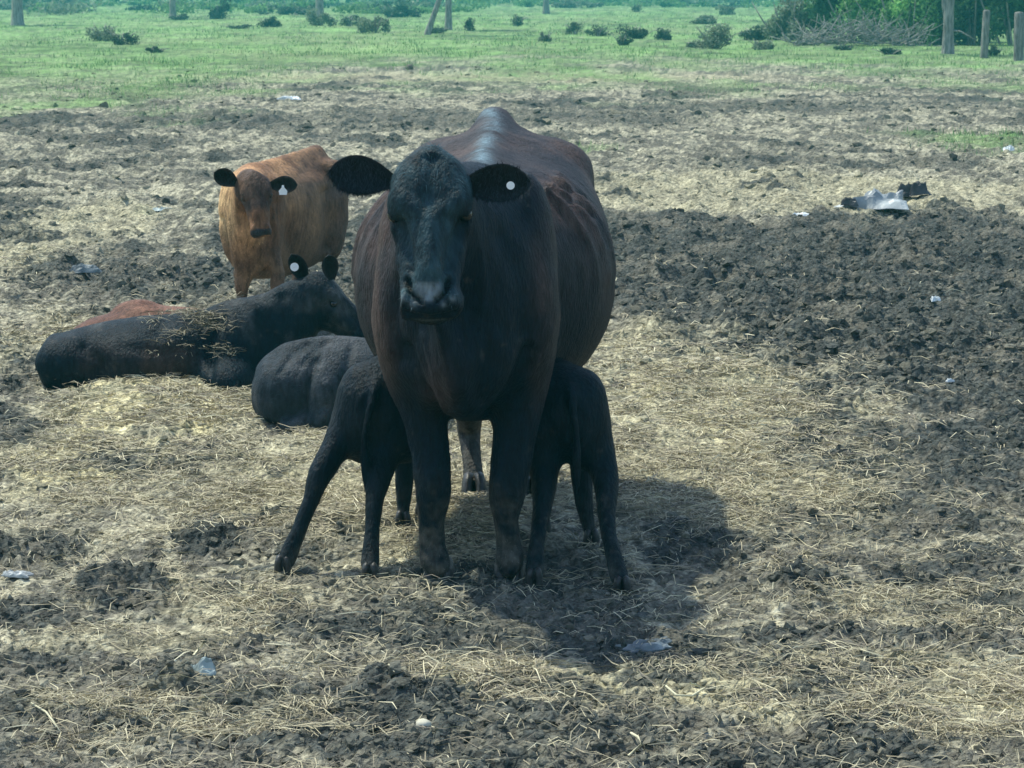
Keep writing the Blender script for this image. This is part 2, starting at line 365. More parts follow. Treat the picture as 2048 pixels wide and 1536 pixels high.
def blades(X, Y, Z, H, wd, col, per=1, lean=.35):
    n = len(X); a = rng.uniform(0, 6.28, n); ln = rng.normal(0, lean, (n, 2))*H[:, None]
    s = np.stack((np.cos(a)*wd/2, np.sin(a)*wd/2, np.zeros(n)), 1); p = np.stack((X, Y, Z-.01), 1)
    top = p+np.c_[ln, H]
    V = np.stack((p-s, p+s, top), 1).reshape(-1, 3); F = np.arange(3*n).reshape(-1, 3)
    return V, F, np.repeat(col, 3, 0)
def build_grass():
    N = 150000
    v = rng.random(N); y0, y1 = 24., 190.; Y = y0/(1-v*(1-y0/y1)); X = rng.uniform(-.25, .25, N)*Y
    mud, st, gr = masks(X, Y)
    cl = fbm2(X/.6, Y/1.4, 91, 3)+.5*fbm2(X/3, Y/6, 92, 2)
    k = rng.random(N) < gr*np.clip(.35+1.9*cl, .02, 1); X, Y, cl = X[k], Y[k], cl[k]; n = len(X)
    H = rng.uniform(.04, .12, n)*(1+.8*np.clip(cl, 0, 1)); wd = rng.uniform(.012, .03, n)*np.clip(Y/60, .6, 2)
    t = rng.random(n)[:, None]; col = np.array((.11, .23, .08))*(1-t)+np.array((.22, .35, .14))*t
    u = rng.random(n)[:, None]; col = np.where(u > .93, np.array((.36, .36, .2)), col); col = np.where(u < .1, np.array((.05, .11, .05)), col)
    V, F, c = blades(X, Y, hz(X, Y), H, wd, col)
    o = obj('grass', mesh('grass', V, F, c, False), M_grass); tag(o, 'short bright green pasture grass beyond the bare ground', 'grass', kind='stuff')
    print('grass', n)
build_grass()

# ------------------------------------------------------------------ body modelling: blended volumes meshed to one skin
def _unit(v): v = np.asarray(v, float); return v/(np.linalg.norm(v)+1e-12)
class Skin:
    def __init__(s, h): s.h = h; s.ops = []
    def add(s, f, lo, hi, k=.03, mode='u'): s.ops.append((f, np.asarray(lo, float), np.asarray(hi, float), k, mode))
    def ell(s, c, r, R=None, k=.03, mode='u'):
        c = np.asarray(c, float); r = np.asarray(r, float) if np.ndim(r) else np.full(3, float(r))
        R = np.eye(3) if R is None else R             # columns = local axes in world
        m_ = r.min(); e = np.abs(R)@r
        def f(X, Y, Z):
            x, y, z = X-c[0], Y-c[1], Z-c[2]
            q = [(x*R[0, i]+y*R[1, i]+z*R[2, i])/r[i] for i in range(3)]
            l = np.sqrt(q[0]**2+q[1]**2+q[2]**2)
            g = np.sqrt((q[0]/r[0])**2+(q[1]/r[1])**2+(q[2]/r[2])**2)
            return l*(l-1)/np.maximum(g, 1e-6)
        s.add(f, c-e, c+e, k, mode)
    def seg(s, a, b, ra, rb, side=None, k=.02, mode='u'):
        """ra, rb = (r_side, r_other)"""
        a = np.asarray(a, float); b = np.asarray(b, float); L = np.linalg.norm(b-a)+1e-9; w = (b-a)/L
        sd_ = np.array((1., 0, 0)) if side is None else np.asarray(side, float)
        u = sd_-w*np.dot(sd_, w)
        if np.linalg.norm(u) < 1e-3: u = np.array((0, 1., 0))-w*w[1]
        u = _unit(u); v = np.cross(w, u)
        mx = max(*ra, *rb)
        def f(X, Y, Z):
            x, y, z = X-a[0], Y-a[1], Z-a[2]
            tt = x*w[0]+y*w[1]+z*w[2]; t_ = np.clip(tt/L, 0, 1); e = tt-t_*L
            du = x*u[0]+y*u[1]+z*u[2]; dv = x*v[0]+y*v[1]+z*v[2]
            ru = ra[0]+(rb[0]-ra[0])*t_; rv = ra[1]+(rb[1]-ra[1])*t_; mn = np.minimum(ru, rv)
            return (np.sqrt((du/ru)**2+(dv/rv)**2+(e/mn)**2)-1)*mn
        s.add(f, np.minimum(a, b)-mx, np.maximum(a, b)+mx, k, mode)
    def chain(s, pts, side=None, k=.02, sub=3, mode='u', k0=None):
        """pts: (xyz, r_side, r_other); smooth curve through them"""
        A = np.array([list(p[0])+[p[1], p[2]] for p in pts], float)
        E = np.vstack((2*A[0]-A[1], A, 2*A[-1]-A[-2])); Q = []
        for i in range(1, len(E)-2):
            for j in range(sub):
                t_ = j/sub; p0, p1, p2, p3 = E[i-1], E[i], E[i+1], E[i+2]
                Q.append(.5*((2*p1)+(-p0+p2)*t_+(2*p0-5*p1+4*p2-p3)*t_**2+(-p0+3*p1-3*p2+p3)*t_**3))
        Q.append(A[-1]); Q = np.array(Q); Q[:, 3:] = np.maximum(Q[:, 3:], .002)
        t_ = Skin(s.h)
        for i in range(len(Q)-1): t_.seg(Q[i, :3], Q[i+1, :3], tuple(Q[i, 3:]), tuple(Q[i+1, 3:]), side, k, mode)
        ops = t_.ops; lo = np.min([o[1] for o in ops], 0); hi = np.max([o[2] for o in ops], 0); kk = .012
        def f(X, Y, Z):
            D = None
            for o in ops:
                d = o[0](X, Y, Z)
                if D is None: D = d
                else:
                    D = np.minimum(D, d)
            return D
        s.add(f, lo, hi, k, mode)
    def loft(s, st, axis='y', k=.05):
        """st rows: (along, cross, zc, half_w, h_top, h_bot, n_top, n_bot)"""
        A = np.array(st, float)
        if A[0, 0] > A[-1, 0]: A = A[::-1]
        t0, t1 = A[0, 0], A[-1, 0]
        T = np.linspace(t0, t1, 90); B = np.empty((90, A.shape[1])); B[:, 0] = T
        for j in range(1, A.shape[1]):          # smooth interpolation (monotone-ish hermite)
            m_ = np.gradient(A[:, j], A[:, 0]); i = np.clip(np.searchsorted(A[:, 0], T)-1, 0, len(A)-2)
            h = A[i+1, 0]-A[i, 0]; q = (T-A[i, 0])/h
            B[:, j] = (2*q**3-3*q**2+1)*A[i, j]+(q**3-2*q**2+q)*h*m_[i]+(-2*q**3+3*q**2)*A[i+1, j]+(q**3-q**2)*h*m_[i+1]
        B[:, 3:6] = np.maximum(B[:, 3:6], .01)
        def f(X, Y, Z):
            al, cr = (Y, X) if axis == 'y' else (X, Y)
            sh = np.broadcast_shapes(X.shape, Y.shape, Z.shape)
            alf = al.ravel()
            g = [np.interp(alf, T, B[:, j]).reshape(al.shape) for j in range(1, 8)]
            u = np.abs(cr-g[0])/g[2]; v = Z-g[1]
            up = v > 0
            vv = np.abs(v)/np.where(up, g[3], g[4]); n_ = np.where(up, g[5], g[6])
            r = (u**n_+vv**n_+1e-9)**(1/n_)
            mn = np.minimum(g[2], np.where(up, g[3], g[4]))
            e = np.maximum(np.maximum(t0-al, al-t1), 0)
            d = (r-1)*mn*.9
            d = np.maximum(d, np.where(e > 0, e-.0, -1e9))
            return np.broadcast_to(d, sh).copy()
        w = B[:, 3].max(); lo_c = (B[:, 1]-B[:, 3]).min(); hi_c = (B[:, 1]+B[:, 3]).max(); zl = (B[:, 2]-B[:, 5]).min(); zh = (B[:, 2]+B[:, 4]).max()
        if axis == 'y': lo, hi = (lo_c, t0, zl), (hi_c, t1, zh)
        else: lo, hi = (t0, lo_c, zl), (t1, hi_c, zh)
        s.add(f, lo, hi, k)
    def build(s, smooth=2, noise=.003, nscale=.06, seed=5):
        h = s.h
        us = [o for o in s.ops if o[4] == 'u']
        lo = np.min([o[1] for o in us], 0)-4*h; hi = np.max([o[2] for o in us], 0)+4*h
        n = np.ceil((hi-lo)/h).astype(int)+1
        F = np.full(n, 1.0, dtype=np.float32)
        ax = [lo[i]+h*np.arange(n[i]) for i in range(3)]
        for (f, a, b_, k, mode) in s.ops:
            pad = k+3*h
            i0 = np.clip(np.floor((a-pad-lo)/h).astype(int), 0, n-1); i1 = np.clip(np.ceil((b_+pad-lo)/h).astype(int)+1, 1, n)
            X = ax[0][i0[0]:i1[0]][:, None, None]; Y = ax[1][i0[1]:i1[1]][None, :, None]; Z = ax[2][i0[2]:i1[2]][None, None, :]
            d = f(X, Y, Z); sl = tuple(slice(i0[i], i1[i]) for i in range(3)); G_ = F[sl]
            if mode == 'u':
                hh = np.maximum(k-np.abs(G_-d), 0)/k; F[sl] = np.minimum(G_, d)-hh*hh*k*.25
            else:
                hh = np.maximum(k-np.abs(G_+d), 0)/k; F[sl] = np.maximum(G_, -d)+hh*hh*k*.25
        V, Q = surface_nets(F, lo, h)
        V = laplace(V, Q, smooth)
        if noise:
            N_ = vnormals(V, Q); V = V+N_*(noise*fbm3(V/nscale, seed, 3))[:, None]
        return V, Q
def surface_nets(F, lo, h):
    ins = F < 0; c = ins[:-1, :-1, :-1].astype(np.int8)
    tot = np.zeros(np.array(F.shape)-1, np.int8)
    for dx in (0, 1):
        for dy in (0, 1):
            for dz in (0, 1):
                tot += ins[dx:F.shape[0]-1+dx, dy:F.shape[1]-1+dy, dz:F.shape[2]-1+dz]
    act = np.argwhere((tot > 0) & (tot < 8)); i, j, k = act.T
    idx = np.full(tot.shape, -1, np.int64); idx[i, j, k] = np.arange(len(act))
    cor = [(a, b_, c_) for a in (0, 1) for b_ in (0, 1) for c_ in (0, 1)]
    val = {q: F[i+q[0], j+q[1], k+q[2]].astype(float) for q in cor}
    acc = np.zeros((len(act), 3)); cnt = np.zeros(len(act))
    for q in cor:
        for ax_ in range(3):
            if q[ax_] == 0:
                r = list(q); r[ax_] = 1; r = tuple(r); a, b_ = val[q], val[r]
                m_ = (a < 0) != (b_ < 0); t_ = np.where(m_, a/np.where(m_, a-b_, 1), 0)
                p = np.tile(np.array(q, float), (len(act), 1)); p[:, ax_] += t_
                acc += p*m_[:, None]; cnt += m_
    V = (act+acc/cnt[:, None])*h+lo
    Q = []
    for ax_ in range(3):
        a = [slice(None)]*3; b_ = [slice(None)]*3; a[ax_] = slice(0, -1); b_[ax_] = slice(1, None)
        A_, B_ = ins[tuple(a)], ins[tuple(b_)]
        e = np.argwhere(A_ != B_); o1, o2 = [(1, 2), (2, 0), (0, 1)][ax_]
        e = e[(e[:, o1] > 0) & (e[:, o2] > 0)]
        def cell(d1, d2):
            g = e.copy(); g[:, o1] -= d1; g[:, o2] -= d2; return idx[g[:, 0], g[:, 1], g[:, 2]]
        q = np.stack((cell(1, 1), cell(0, 1), cell(0, 0), cell(1, 0)), 1)
        fl = ~A_[e[:, 0], e[:, 1], e[:, 2]]; q[fl] = q[fl][:, ::-1]; Q.append(q)
    return V, np.concatenate(Q)
def laplace(V, Q, it, lam=.6):
    a = Q[:, [0, 1, 2, 3]].ravel(); b_ = Q[:, [1, 2, 3, 0]].ravel(); n = len(V)
    i = np.concatenate((a, b_)); j = np.concatenate((b_, a)); cnt = np.bincount(i, minlength=n)[:, None]
    for _ in range(it):
        m_ = np.stack([np.bincount(i, V[j, c_], minlength=n) for c_ in range(3)], 1)/np.maximum(cnt, 1)
        V = V+lam*(m_-V)
    return V
def vnormals(V, Q):
    fn = np.cross(V[Q[:, 2]]-V[Q[:, 0]], V[Q[:, 3]]-V[Q[:, 1]]); N_ = np.zeros_like(V)
    for c_ in range(3):
        N_[:, c_] = sum(np.bincount(Q[:, q], fn[:, c_], minlength=len(V)) for q in range(4))
    return N_/(np.linalg.norm(N_, axis=1)[:, None]+1e-12)

def frame(fwd, up):
    f = _unit(fwd); u = np.asarray(up, float); u = _unit(u-f*np.dot(u, f)); l = np.cross(u, f)
    return np.stack((f, l, u), 1)               # columns: forward(down the face), left, dorsal

# ear: a cupped leaf with thickness
def ear_mesh(base, tip, opening, width, depth=.35, thick=.012, nu=14, nv=15):
    base = np.asarray(base, float); tip = np.asarray(tip, float); L = np.linalg.norm(tip-base); a = (tip-base)/L
    nrm = np.asarray(opening, float); nrm = _unit(nrm-a*np.dot(nrm, a)); s_ = np.cross(a, nrm)
    V = []; 
    for i in range(nu):
        u = i/(nu-1)
        prof = (.34+.66*math.sin(min(1, u/.55)*math.pi/2)) if u < .55 else max(0, 1-((u-.55)/.45)**2.0)**.62
        wv = max(width*.5*prof, .002); cup = depth*wv*(1.5-1.0*u)
        c_ = base+a*L*u+np.array((0, 0, 1.))*L*.02*math.sin(u*math.pi)
        ring = []
        for sgn in (1, -1):
            vs = np.linspace(-1, 1, nv) if sgn == 1 else np.linspace(1, -1, nv)[1:-1]
            for v in vs:
                ed = math.sqrt(max(0, 1-v*v))
                off = -cup*(1-v*v) + (thick*.5*ed if sgn == 1 else -thick*(.6+1.2*(1-u))*ed*.9)
                ring.append(c_+s_*wv*v+nrm*off)
        V += ring
    m_ = 2*nv-2; V = np.array(V); F = []
    for i in range(nu-1):
        for j in range(m_):
            F.append((i*m_+j, i*m_+(j+1) % m_, (i+1)*m_+(j+1) % m_, (i+1)*m_+j))
    V = np.vstack((V, base[None], tip[None])); ci, ti = len(V)-2, len(V)-1
    F = np.array(F); T_ = []
    for j in range(m_):
        T_.append((j, ci, ci, (j+1) % m_)); T_.append(((nu-1)*m_+j, (nu-1)*m_+(j+1) % m_, ti, ti))
    tri = np.array([(a_[0], a_[1], a_[3]) if a_[1] == a_[2] else (a_[0], a_[1], a_[2]) for a_ in T_])
    return V, F, tri

def add_head(sk, poll, fwd, up, s, muzzle=1.0, mouth=True, wide=1.0, sq=1.12):
    """adds a cattle head; returns a function head-space -> world"""
    R = frame(fwd, up); poll = np.asarray(poll, float)
    T_ = lambda p: poll+R@(np.asarray(p, float)*s*np.array((1, wide, 1)))
    E = lambda c_, r, k=.03, mode='u', Rl=None: sk.ell(T_(c_), np.array(r)*s*np.array((1, wide, 1)), R if Rl is None else R@Rl, k*s, mode)
    side = R[:, 1]
    E((.098, 0, -.090), (.085, .092, .092), .04)
    E((.030, 0, -.055), (.050, .040, .052), .06)
    E((.075, 0, -.085), (.050, .088, .055), .05)
    E((.13, 0, -.062), (.11, .100, .066), .04)
    sk.chain([(T_((.10, 0, -.10)), .105*s*wide, .10*s), (T_((.20, 0, -.098)), .100*s*wide, .094*s), (T_((.30, 0, -.092)), .086*s*wide, .082*s), (T_((.39, 0, -.088)), .076*s*wide*(.5+.5*sq), .066*s), (T_((.44, 0, -.088)), .070*s*wide*sq, .056*s)], side, .035*s)
    for q in (1, -1):
        E((.455, q*.036*sq, -.078), (.040, .040, .046), .02)            # upper lip lobes
        E((.452, q*.052*sq, -.098), (.042, .027, .038), .02)
        E((.448, q*.048*sq, -.046), (.032, .022, .026), .02)            # wing of the nostril
    E((.474, 0, -.062), (.030, .034, .030), .025)                    # nose pad
    E((.440, 0, -.118), (.045, .060*sq, .034), .03)
    sk.chain([(T_((.12, 0, -.17)), .075*s, .07*s), (T_((.22, 0, -.185)), .062*s, .062*s), (T_((.34, 0, -.165)), .050*s, .045*s), (T_((.43, 0, -.158)), .054*s*sq, .034*s), (T_((.470, 0, -.152)), .050*s*sq, .026*s)], side, .03*s)
    for q in (1, -1):
        E((.14, q*.066, -.155), (.085, .045, .085), .03)            # jowl
        E((.165, q*.098, -.048), (.050, .022, .024), .022)           # brow above the eye
        E((.205, q*.098, -.088), (.040, .018, .020), .02)            # lower rim of the orbit
        E((.27, q*.078, -.105), (.08, .018, .022), .03)              # cheek ridge
        E((.192, q*.112, -.058), (.028, .022, .020), .010, 's')      # socket
    for q in (1, -1):
        E((.150, q*.076, -.022), (.050, .026, .018), .025)           # frontal ridge
        E((.175, q*.108, -.046), (.034, .012, .010), .012)           # lid fold
    E((.30, 0, -.012), (.11, .035, .012), .04)                       # bridge of the nose
    for q in (1, -1):
        sk.chain([(T_((.452, q*.052, -.018)), .009*s, .009*s), (T_((.478, q*.056, -.030)), .014*s, .014*s), (T_((.503, q*.050, -.050)), .013*s, .013*s), (T_((.515, q*.036, -.074)), .006*s, .006*s)], side, .006*s, 3, 's')
    if mouth:
        sk.chain([(T_((.36, .086, -.135)), .006*s, .006*s), (T_((.42, .080, -.132)), .008*s, .008*s), (T_((.47, .066, -.130)), .009*s, .009*s), (T_((.502, .032, -.128)), .009*s, .009*s), (T_((.508, 0, -.128)), .009*s, .009*s), (T_((.502, -.032, -.128)), .009*s, .009*s), (T_((.47, -.066, -.130)), .009*s, .009*s), (T_((.42, -.080, -.132)), .008*s, .008*s), (T_((.36, -.086, -.135)), .006*s, .006*s)], side, .008*s, 3, 's')
    return T_, R

def sphere_mesh(name, r, n=16):
    v, f = ico2(); V = v*np.asarray(r); return mesh(name, V, f)
def add_eyes(root, o0, T_, s):
    for q in (1, -1):
        c_ = T_((.191, q*.098, -.058)); e = obj('eye', sphere_mesh('eye', .0225*s), M_eye, root, loc=c_-o0)
def add_hoof(root, o0, p, r, ln, fwd):
    """cloven hoof standing at p"""
    f = _unit((fwd[0], fwd[1], 0)); s_ = np.array((-f[1], f[0], 0)); V = []; F = []
    for q in (1, -1):
        c0 = s_*q*r*.45; b0 = len(V)
        for (z, sc, fo) in ((0, 1.0, .28), (.25, 1.0, .2), (.7, .86, .04), (1.0, .74, -.05)):
            for a in np.linspace(0, 2*np.pi, 12, endpoint=False):
                x_ = math.cos(a); y_ = math.sin(a); tip = 1.35 if x_ > 0 else .85
                V.append(c0*(1 if z < .9 else .8)+f*(x_*r*.95*sc*tip+fo*r)+s_*(y_*r*.47*sc)+np.array((0, 0, z*ln-.006)))
        for i in range(3):
            for j in range(12): F.append((b0+i*12+j, b0+i*12+(j+1) % 12, b0+(i+1)*12+(j+1) % 12, b0+(i+1)*12+j))
        V.append(c0*.9+np.array((0, 0, ln*1.05))); tp = len(V)-1
        for j in range(12): F.append((b0+36+j, b0+36+(j+1) % 12, tp, tp))
    V = np.array(V); Fq = np.array([x for x in F if x[2] != x[3]]); Ft = np.array([x[:3] for x in F if x[2] == x[3]])
    obj('hoof', mesh('hoof', V, [Fq, Ft]), M_hoof, root, loc=np.asarray(p)-o0)
def add_tag(root, o0, c_, nrm, r, shape='round', label=None):
    """ear tag: disc (or pentagon) with a stud"""
    nrm = _unit(nrm); u = _unit(np.cross((0, 0, 1.), nrm)); v = np.cross(nrm, u)
    if shape == 'round': P2 = [(math.cos(a), math.sin(a)) for a in np.linspace(0, 2*np.pi, 20, endpoint=False)]
    else: P2 = [(-.85, -1), (.85, -1), (1, -.1), (.32, .7), (.22, 1.25), (-.22, 1.25), (-.32, .7), (-1, -.1)]
    n = len(P2); V = [u*a*r+v*b_*r+nrm*d for d in (0, .003) for a, b_ in P2]
    F = [tuple(range(n, 2*n))]+[(i, (i+1) % n, n+(i+1) % n, n+i) for i in range(n)]+[tuple(range(n))[::-1]]
    me = bpy.data.meshes.new('ear_tag'); me.from_pydata([tuple(x) for x in V], [], F); me.update()
    t_ = obj('ear_tag', me, M_tag, root, loc=np.asarray(c_)-o0)
    st = sphere_mesh('stud', r*.22); obj('stud', st, M_tag, t_, loc=nrm*.003+(v*r*.7 if shape != 'round' else 0))

def fur(root, V, Q, col, n, L, flow, tuft=None, name='coat_hair', lift=.2, wd=.0008, seed=1, skip=None):
    r_ = np.random.default_rng(seed)
    A = np.linalg.norm(np.cross(V[Q[:, 2]]-V[Q[:, 0]], V[Q[:, 3]]-V[Q[:, 1]]), axis=1); A = A if skip is None else A*(1-np.clip(skip[Q].max(1)*5, 0, 1)); cum = np.cumsum(A); f = np.searchsorted(cum, r_.random(n)*cum[-1])
    w = r_.dirichlet((1, 1, 1, 1), n); p = (V[Q[f]]*w[:, :, None]).sum(1); N_ = vnormals(V, Q)[Q[f, 0]]; cc = col[Q[f, 0]]
    fl = flow(p)+.35*r_.normal(size=(n, 3)); fl = fl-N_*(fl*N_).sum(1)[:, None]; fl /= np.linalg.norm(fl, axis=1)[:, None]+1e-9
    ln = L*r_.uniform(.5, 1.3, n)
    if tuft is not None: ln = ln*tuft(p)
    tip = p+fl*ln[:, None]+N_*(ln*lift*r_.uniform(.3, 1.2, n))[:, None]
    s_ = np.cross(fl, N_)*(wd*r_.uniform(.7, 1.4, n))[:, None]
    V2 = np.stack((p-s_-N_*.001, p+s_-N_*.001, tip), 1).reshape(-1, 3)
    c2 = np.repeat(cc*(r_.uniform(.35, 1.0, (n, 1))**2*2.6+.3), 3, 0)
    o = obj(name, mesh(name, V2, np.arange(3*n).reshape(-1, 3), c2, False), M_hair, root); tag(o, kind='stuff')
    return o

def mix_noise(V, c1, c2, scale, seed, lo=-.1, hi=.35, region=None):
    m_ = sm(lo, hi, fbm3(V/scale, seed, 4))
    if region is not None: m_ = np.clip(region*(.35+.9*m_), 0, 1)
    return np.array(c1)*(1-m_[:, None])+np.array(c2)*m_[:, None], m_

BLACK = (.0012, .0065, .0125); DARKBR = (.052, .034, .029)

def crease(V, Q, lines):
    """press skin folds in along polylines; each (points, width, depth, mask or None)"""
    N_ = vnormals(V, Q); D = np.zeros(len(V))
    for (pts, w, dep, mk) in lines:
        P_ = np.array(pts, float); d = np.full(len(V), 1e9)
        for a, b_ in zip(P_[:-1], P_[1:]):
            ab = (b_-a)[[0, 2]] if w > 0 else (b_-a); p = (V-a)[:, [0, 2]] if w > 0 else V-a
            t_ = np.clip(p@ab/(ab@ab+1e-9), 0, 1); d = np.minimum(d, np.linalg.norm(p-t_[:, None]*ab, axis=1))
        g_ = np.exp(-(d/abs(w))**2)*dep
        if mk is not None: g_ = g_*mk
        D += g_
    return V-N_*D[:, None]
def finish(root, o0, V, Q, col, ears=(), hair=20000, hl=.016, flow=None, tuft=None, name='body', seed=1, lift=.18, wet=None):
    """ears are joined into the skin so that the body stays one mesh"""
    Vs = [V]; Qs = [Q]; Ts = []; cs = [col]; off = len(V)
    for (eV, eF, eT, ec) in ears:
        nv_ = 15; m2 = 2*nv_-2; vv = np.concatenate((np.abs(np.linspace(-1, 1, nv_)), np.abs(np.linspace(1, -1, nv_)[1:-1]))); k_ = np.tile(vv, (len(eV)-2)//m2); k_ = np.concatenate((k_, (0, 1)))
        et = np.array(ec)*(.35+2.2*k_**4)[:, None]*(.8+.7*fbm3(eV/.012, 9, 2))[:, None]      # shading of the cup painted dark inside, haired rim paler
        Vs.append(eV); Qs.append(eF+off); Ts.append(eT+off); cs.append(np.clip(et, .001, 1)); off += len(eV)
    fl = sm(.30, .62, fbm3(V/.022, 123, 3)+.3*fbm3(V/.2, 124, 2)-.15*sm(.25, 1.1, V[:, 2]))[:, None]*.3
    if wet is not None: fl = fl*(1-wet[:, None])
    Vs[0] = V; cs[0] = col*(1-fl)+(np.array((.085, .075, .060)) if col.mean() < .08 else np.array((.09, .07, .05)))*fl
    VV = np.vstack(Vs)-o0; cc = np.vstack(cs); al = np.ones((len(cc), 1))
    if wet is not None: al[:len(wet), 0] = 1-wet
    cc = np.c_[cc, al]
    FF = [np.vstack(Qs)]+([np.vstack(Ts)] if Ts else [])
    b_ = obj(name, mesh(name, VV, FF, cc), M_coat, root)
    if hair: fur(root, V-o0, Q, col, hair, hl, flow, tuft, seed=seed, lift=lift, skip=wet)
    return b_

# ------------------------------------------------------------------ the cow
def build_cow():
    o0 = np.array((-.12, 8.1, 0)); root = thing('cow', o0, 'large black and dark brown cow standing head on, centre, white tag in ear', 'cow')
    sk = Skin(.0085)
    sk.loft([(7.13, -.150, .93, .07, .13, .15, 2, 2),
             (7.22, -.148, .92, .17, .24, .30, 2, 2),
             (7.38, -.143, .92, .235, .30, .38, 2.1, 2.1),
             (7.58, -.135, .92, .250, .315, .39, 2.0, 2.2),
             (7.76, -.120, .90, .285, .345, .40, 1.9, 2.2),
             (7.94, -.110, .87, .375, .375, .41, 1.9, 2.2),
             (8.18, -.095, .86, .430, .395, .42, 2.1, 2.2),
             (8.45, -.080, .86, .43, .41, .42, 2.15, 2.2),
             (8.75, -.062, .90, .40, .41, .38, 2.2, 2.1),
             (9.00, -.048, .97, .335, .345, .36, 2.1, 2.0),
             (9.20, -.046, 1.0, .27, .31, .32, 1.9, 2.0),
             (9.36, -.048, 1.0, .11, .20, .22, 2, 2)], 'y', .06)
    # ridge of the spine, hook bones, tail head, withers
    sk.chain([((-.118, 7.64, 1.19), .06, .05), ((-.105, 7.9, 1.225), .04, .04), ((-.088, 8.3, 1.245), .030, .035), ((-.075, 8.7, 1.28), .030, .04), ((-.068, 9.0, 1.322), .045, .045), ((-.064, 9.20, 1.335), .045, .045)], None, .09, 3)
    for q in (1, -1):
        sk.ell((-.045+q*.235, 8.95, 1.185), (.075, .11, .06), None, .13)
        sk.ell((-.045+q*.20, 9.15, 1.02), (.11, .16, .22), None, .09)
        sk.ell((-.137+q*.178, 7.50, .98), (.095, .15, .29), None, .05)     # shoulder blade
        sk.ell((-.140+q*.185, 7.40, .84), (.085, .11, .19), None, .06)       # point of shoulder
        for i_, yy in enumerate((7.92, 8.05, 8.18, 8.31)):                  # faint ribs
            hw = float(np.interp(yy, (7.76, 7.94, 8.18, 8.45), (.285, .375, .43, .43)))
            sk.chain([((-.10+q*hw*.60, yy, 1.185), .010, .010), ((-.10+q*hw*.90, yy+.03, 1.04), .010, .010), ((-.10+q*(hw*.985-.004), yy+.06, .88), .008, .008)], None, .05, 2)
    sk.ell((-.065, 9.22, 1.315), (.05, .08, .045), None, .05)
    # brisket and belly
    sk.chain([((-.146, 7.26, .74), .12, .12), ((-.14, 7.42, .67), .12, .09), ((-.12, 7.8, .58), .15, .1)], None, .10, 3)
    # loose skin fold of the throat down to the brisket
    sk.chain([((-.225, 7.02, .98), .022, .05), ((-.20, 7.10, .86), .025, .08), ((-.17, 7.16, .74), .035, .09), ((-.15, 7.24, .64), .05, .08)], (1, 0, 0), .07, 3)
    # neck
    sk.chain([((-.138, 7.55, 1.04), .215, .24), ((-.165, 7.36, 1.075), .165, .225), ((-.20, 7.18, 1.12), .125, .18), ((-.228, 7.06, 1.16), .10, .135)], (1, 0, 0), .08, 3)
    # crest line of the neck to the withers
    sk.chain([((-.125, 7.66, 1.19), .06, .05), ((-.16, 7.40, 1.20), .055, .05), ((-.205, 7.18, 1.235), .05, .05), ((-.235, 7.06, 1.27), .05, .05)], None, .08, 3)
    poll = P(858, 292, 6.99)
    T_, R = add_head(sk, poll, (-.005, -.42, -.91), (-.06, -.9, .42), .97, wide=1.04, sq=1.22)
    # legs
    def leg(pts, k=.05): sk.chain([(P(a, b_, Y) if Y > 0 else G(a, b_), r1, r2) for (a, b_, Y, r1, r2) in pts], (1, 0, 0), k, 4)
    leg([(800, 640, 7.55, .085, .13), (820, 740, 7.50, .083, .115), (846, 830, 7.47, .064, .085), (860, 900, 7.45, .060, .068), (866, 965, 7.43, .056, .060), (866, 1000, 7.44, .051, .054), (863, 1040, 7.45, .041, .047),
         (865, 1090, 7.46, .040, .042), (870, 1118, 7.45, .046, .046), (874, 1130, 7.44, .040, .040)])
    leg([(1062, 640, 7.55, .085, .13), (1050, 740, 7.50, .083, .115), (1036, 830, 7.47, .070, .085), (1024, 905, 7.45, .064, .070), (1017, 965, 7.43, .060, .062), (1013, 1000, 7.44, .053, .054), (1013, 1040, 7.45, .038, .047),
         (1017, 1090, 7.46, .039, .042), (1019, 1118, 7.45, .046, .046), (1019, 1130, 7.44, .040, .040)])
    # hind legs
    for (xh, xk, xf) in ((910, 938, 947), (1085, 1068, 1060)):
        sk.chain([(P(xh, 600, 9.0), .13, .19), (P(xh+(xk-xh)*.5, 730, 8.85), .09, .12), (P(xk, 815, 8.95), .055, .075), (P(xk, 860, 9.02), .045, .055), (P(xf-3, 920, 8.92), .034, .04), (P(xf, 965, 8.86), .04, .042), (P(xf, 985, 8.83), .042, .045)], (1, 0, 0), .06, 4)
    # udder
    sk.ell((-.06, 8.78, .56), (.13, .17, .10), None, .05)
    for (a_, b_) in ((-.12, 8.70), (0, 8.70), (-.12, 8.84), (0, 8.84)): sk.chain([((a_, b_, .48), .022, .022), ((a_, b_-.01, .42), .013, .013)], None, .02, 2)
    # tail
    sk.chain([((-.062, 9.24, 1.32), .035, .035), ((-.062, 9.36, 1.27), .03, .03), ((-.062, 9.41, 1.05), .024, .024), ((-.065, 9.42, .7), .018, .018), ((-.07, 9.42, .5), .035, .035), ((-.07, 9.42, .36), .01, .01)], None, .03, 3)
    V, Q = sk.build(2, .0035, .05, 5)
    fr = (V[:, 1] < 7.55).astype(float); X3 = lambda L_: [P(a, b_, 7.3) for a, b_ in L_]
    nz = (V[:, 1] < 6.98).astype(float); XN = lambda L_: [P(a, b_, 6.80) for a, b_ in L_]
    nost = [XN([(811, 566), (817, 582), (829, 599), (836, 603)]), XN([(898, 566), (893, 582), (881, 599), (874, 603)])]
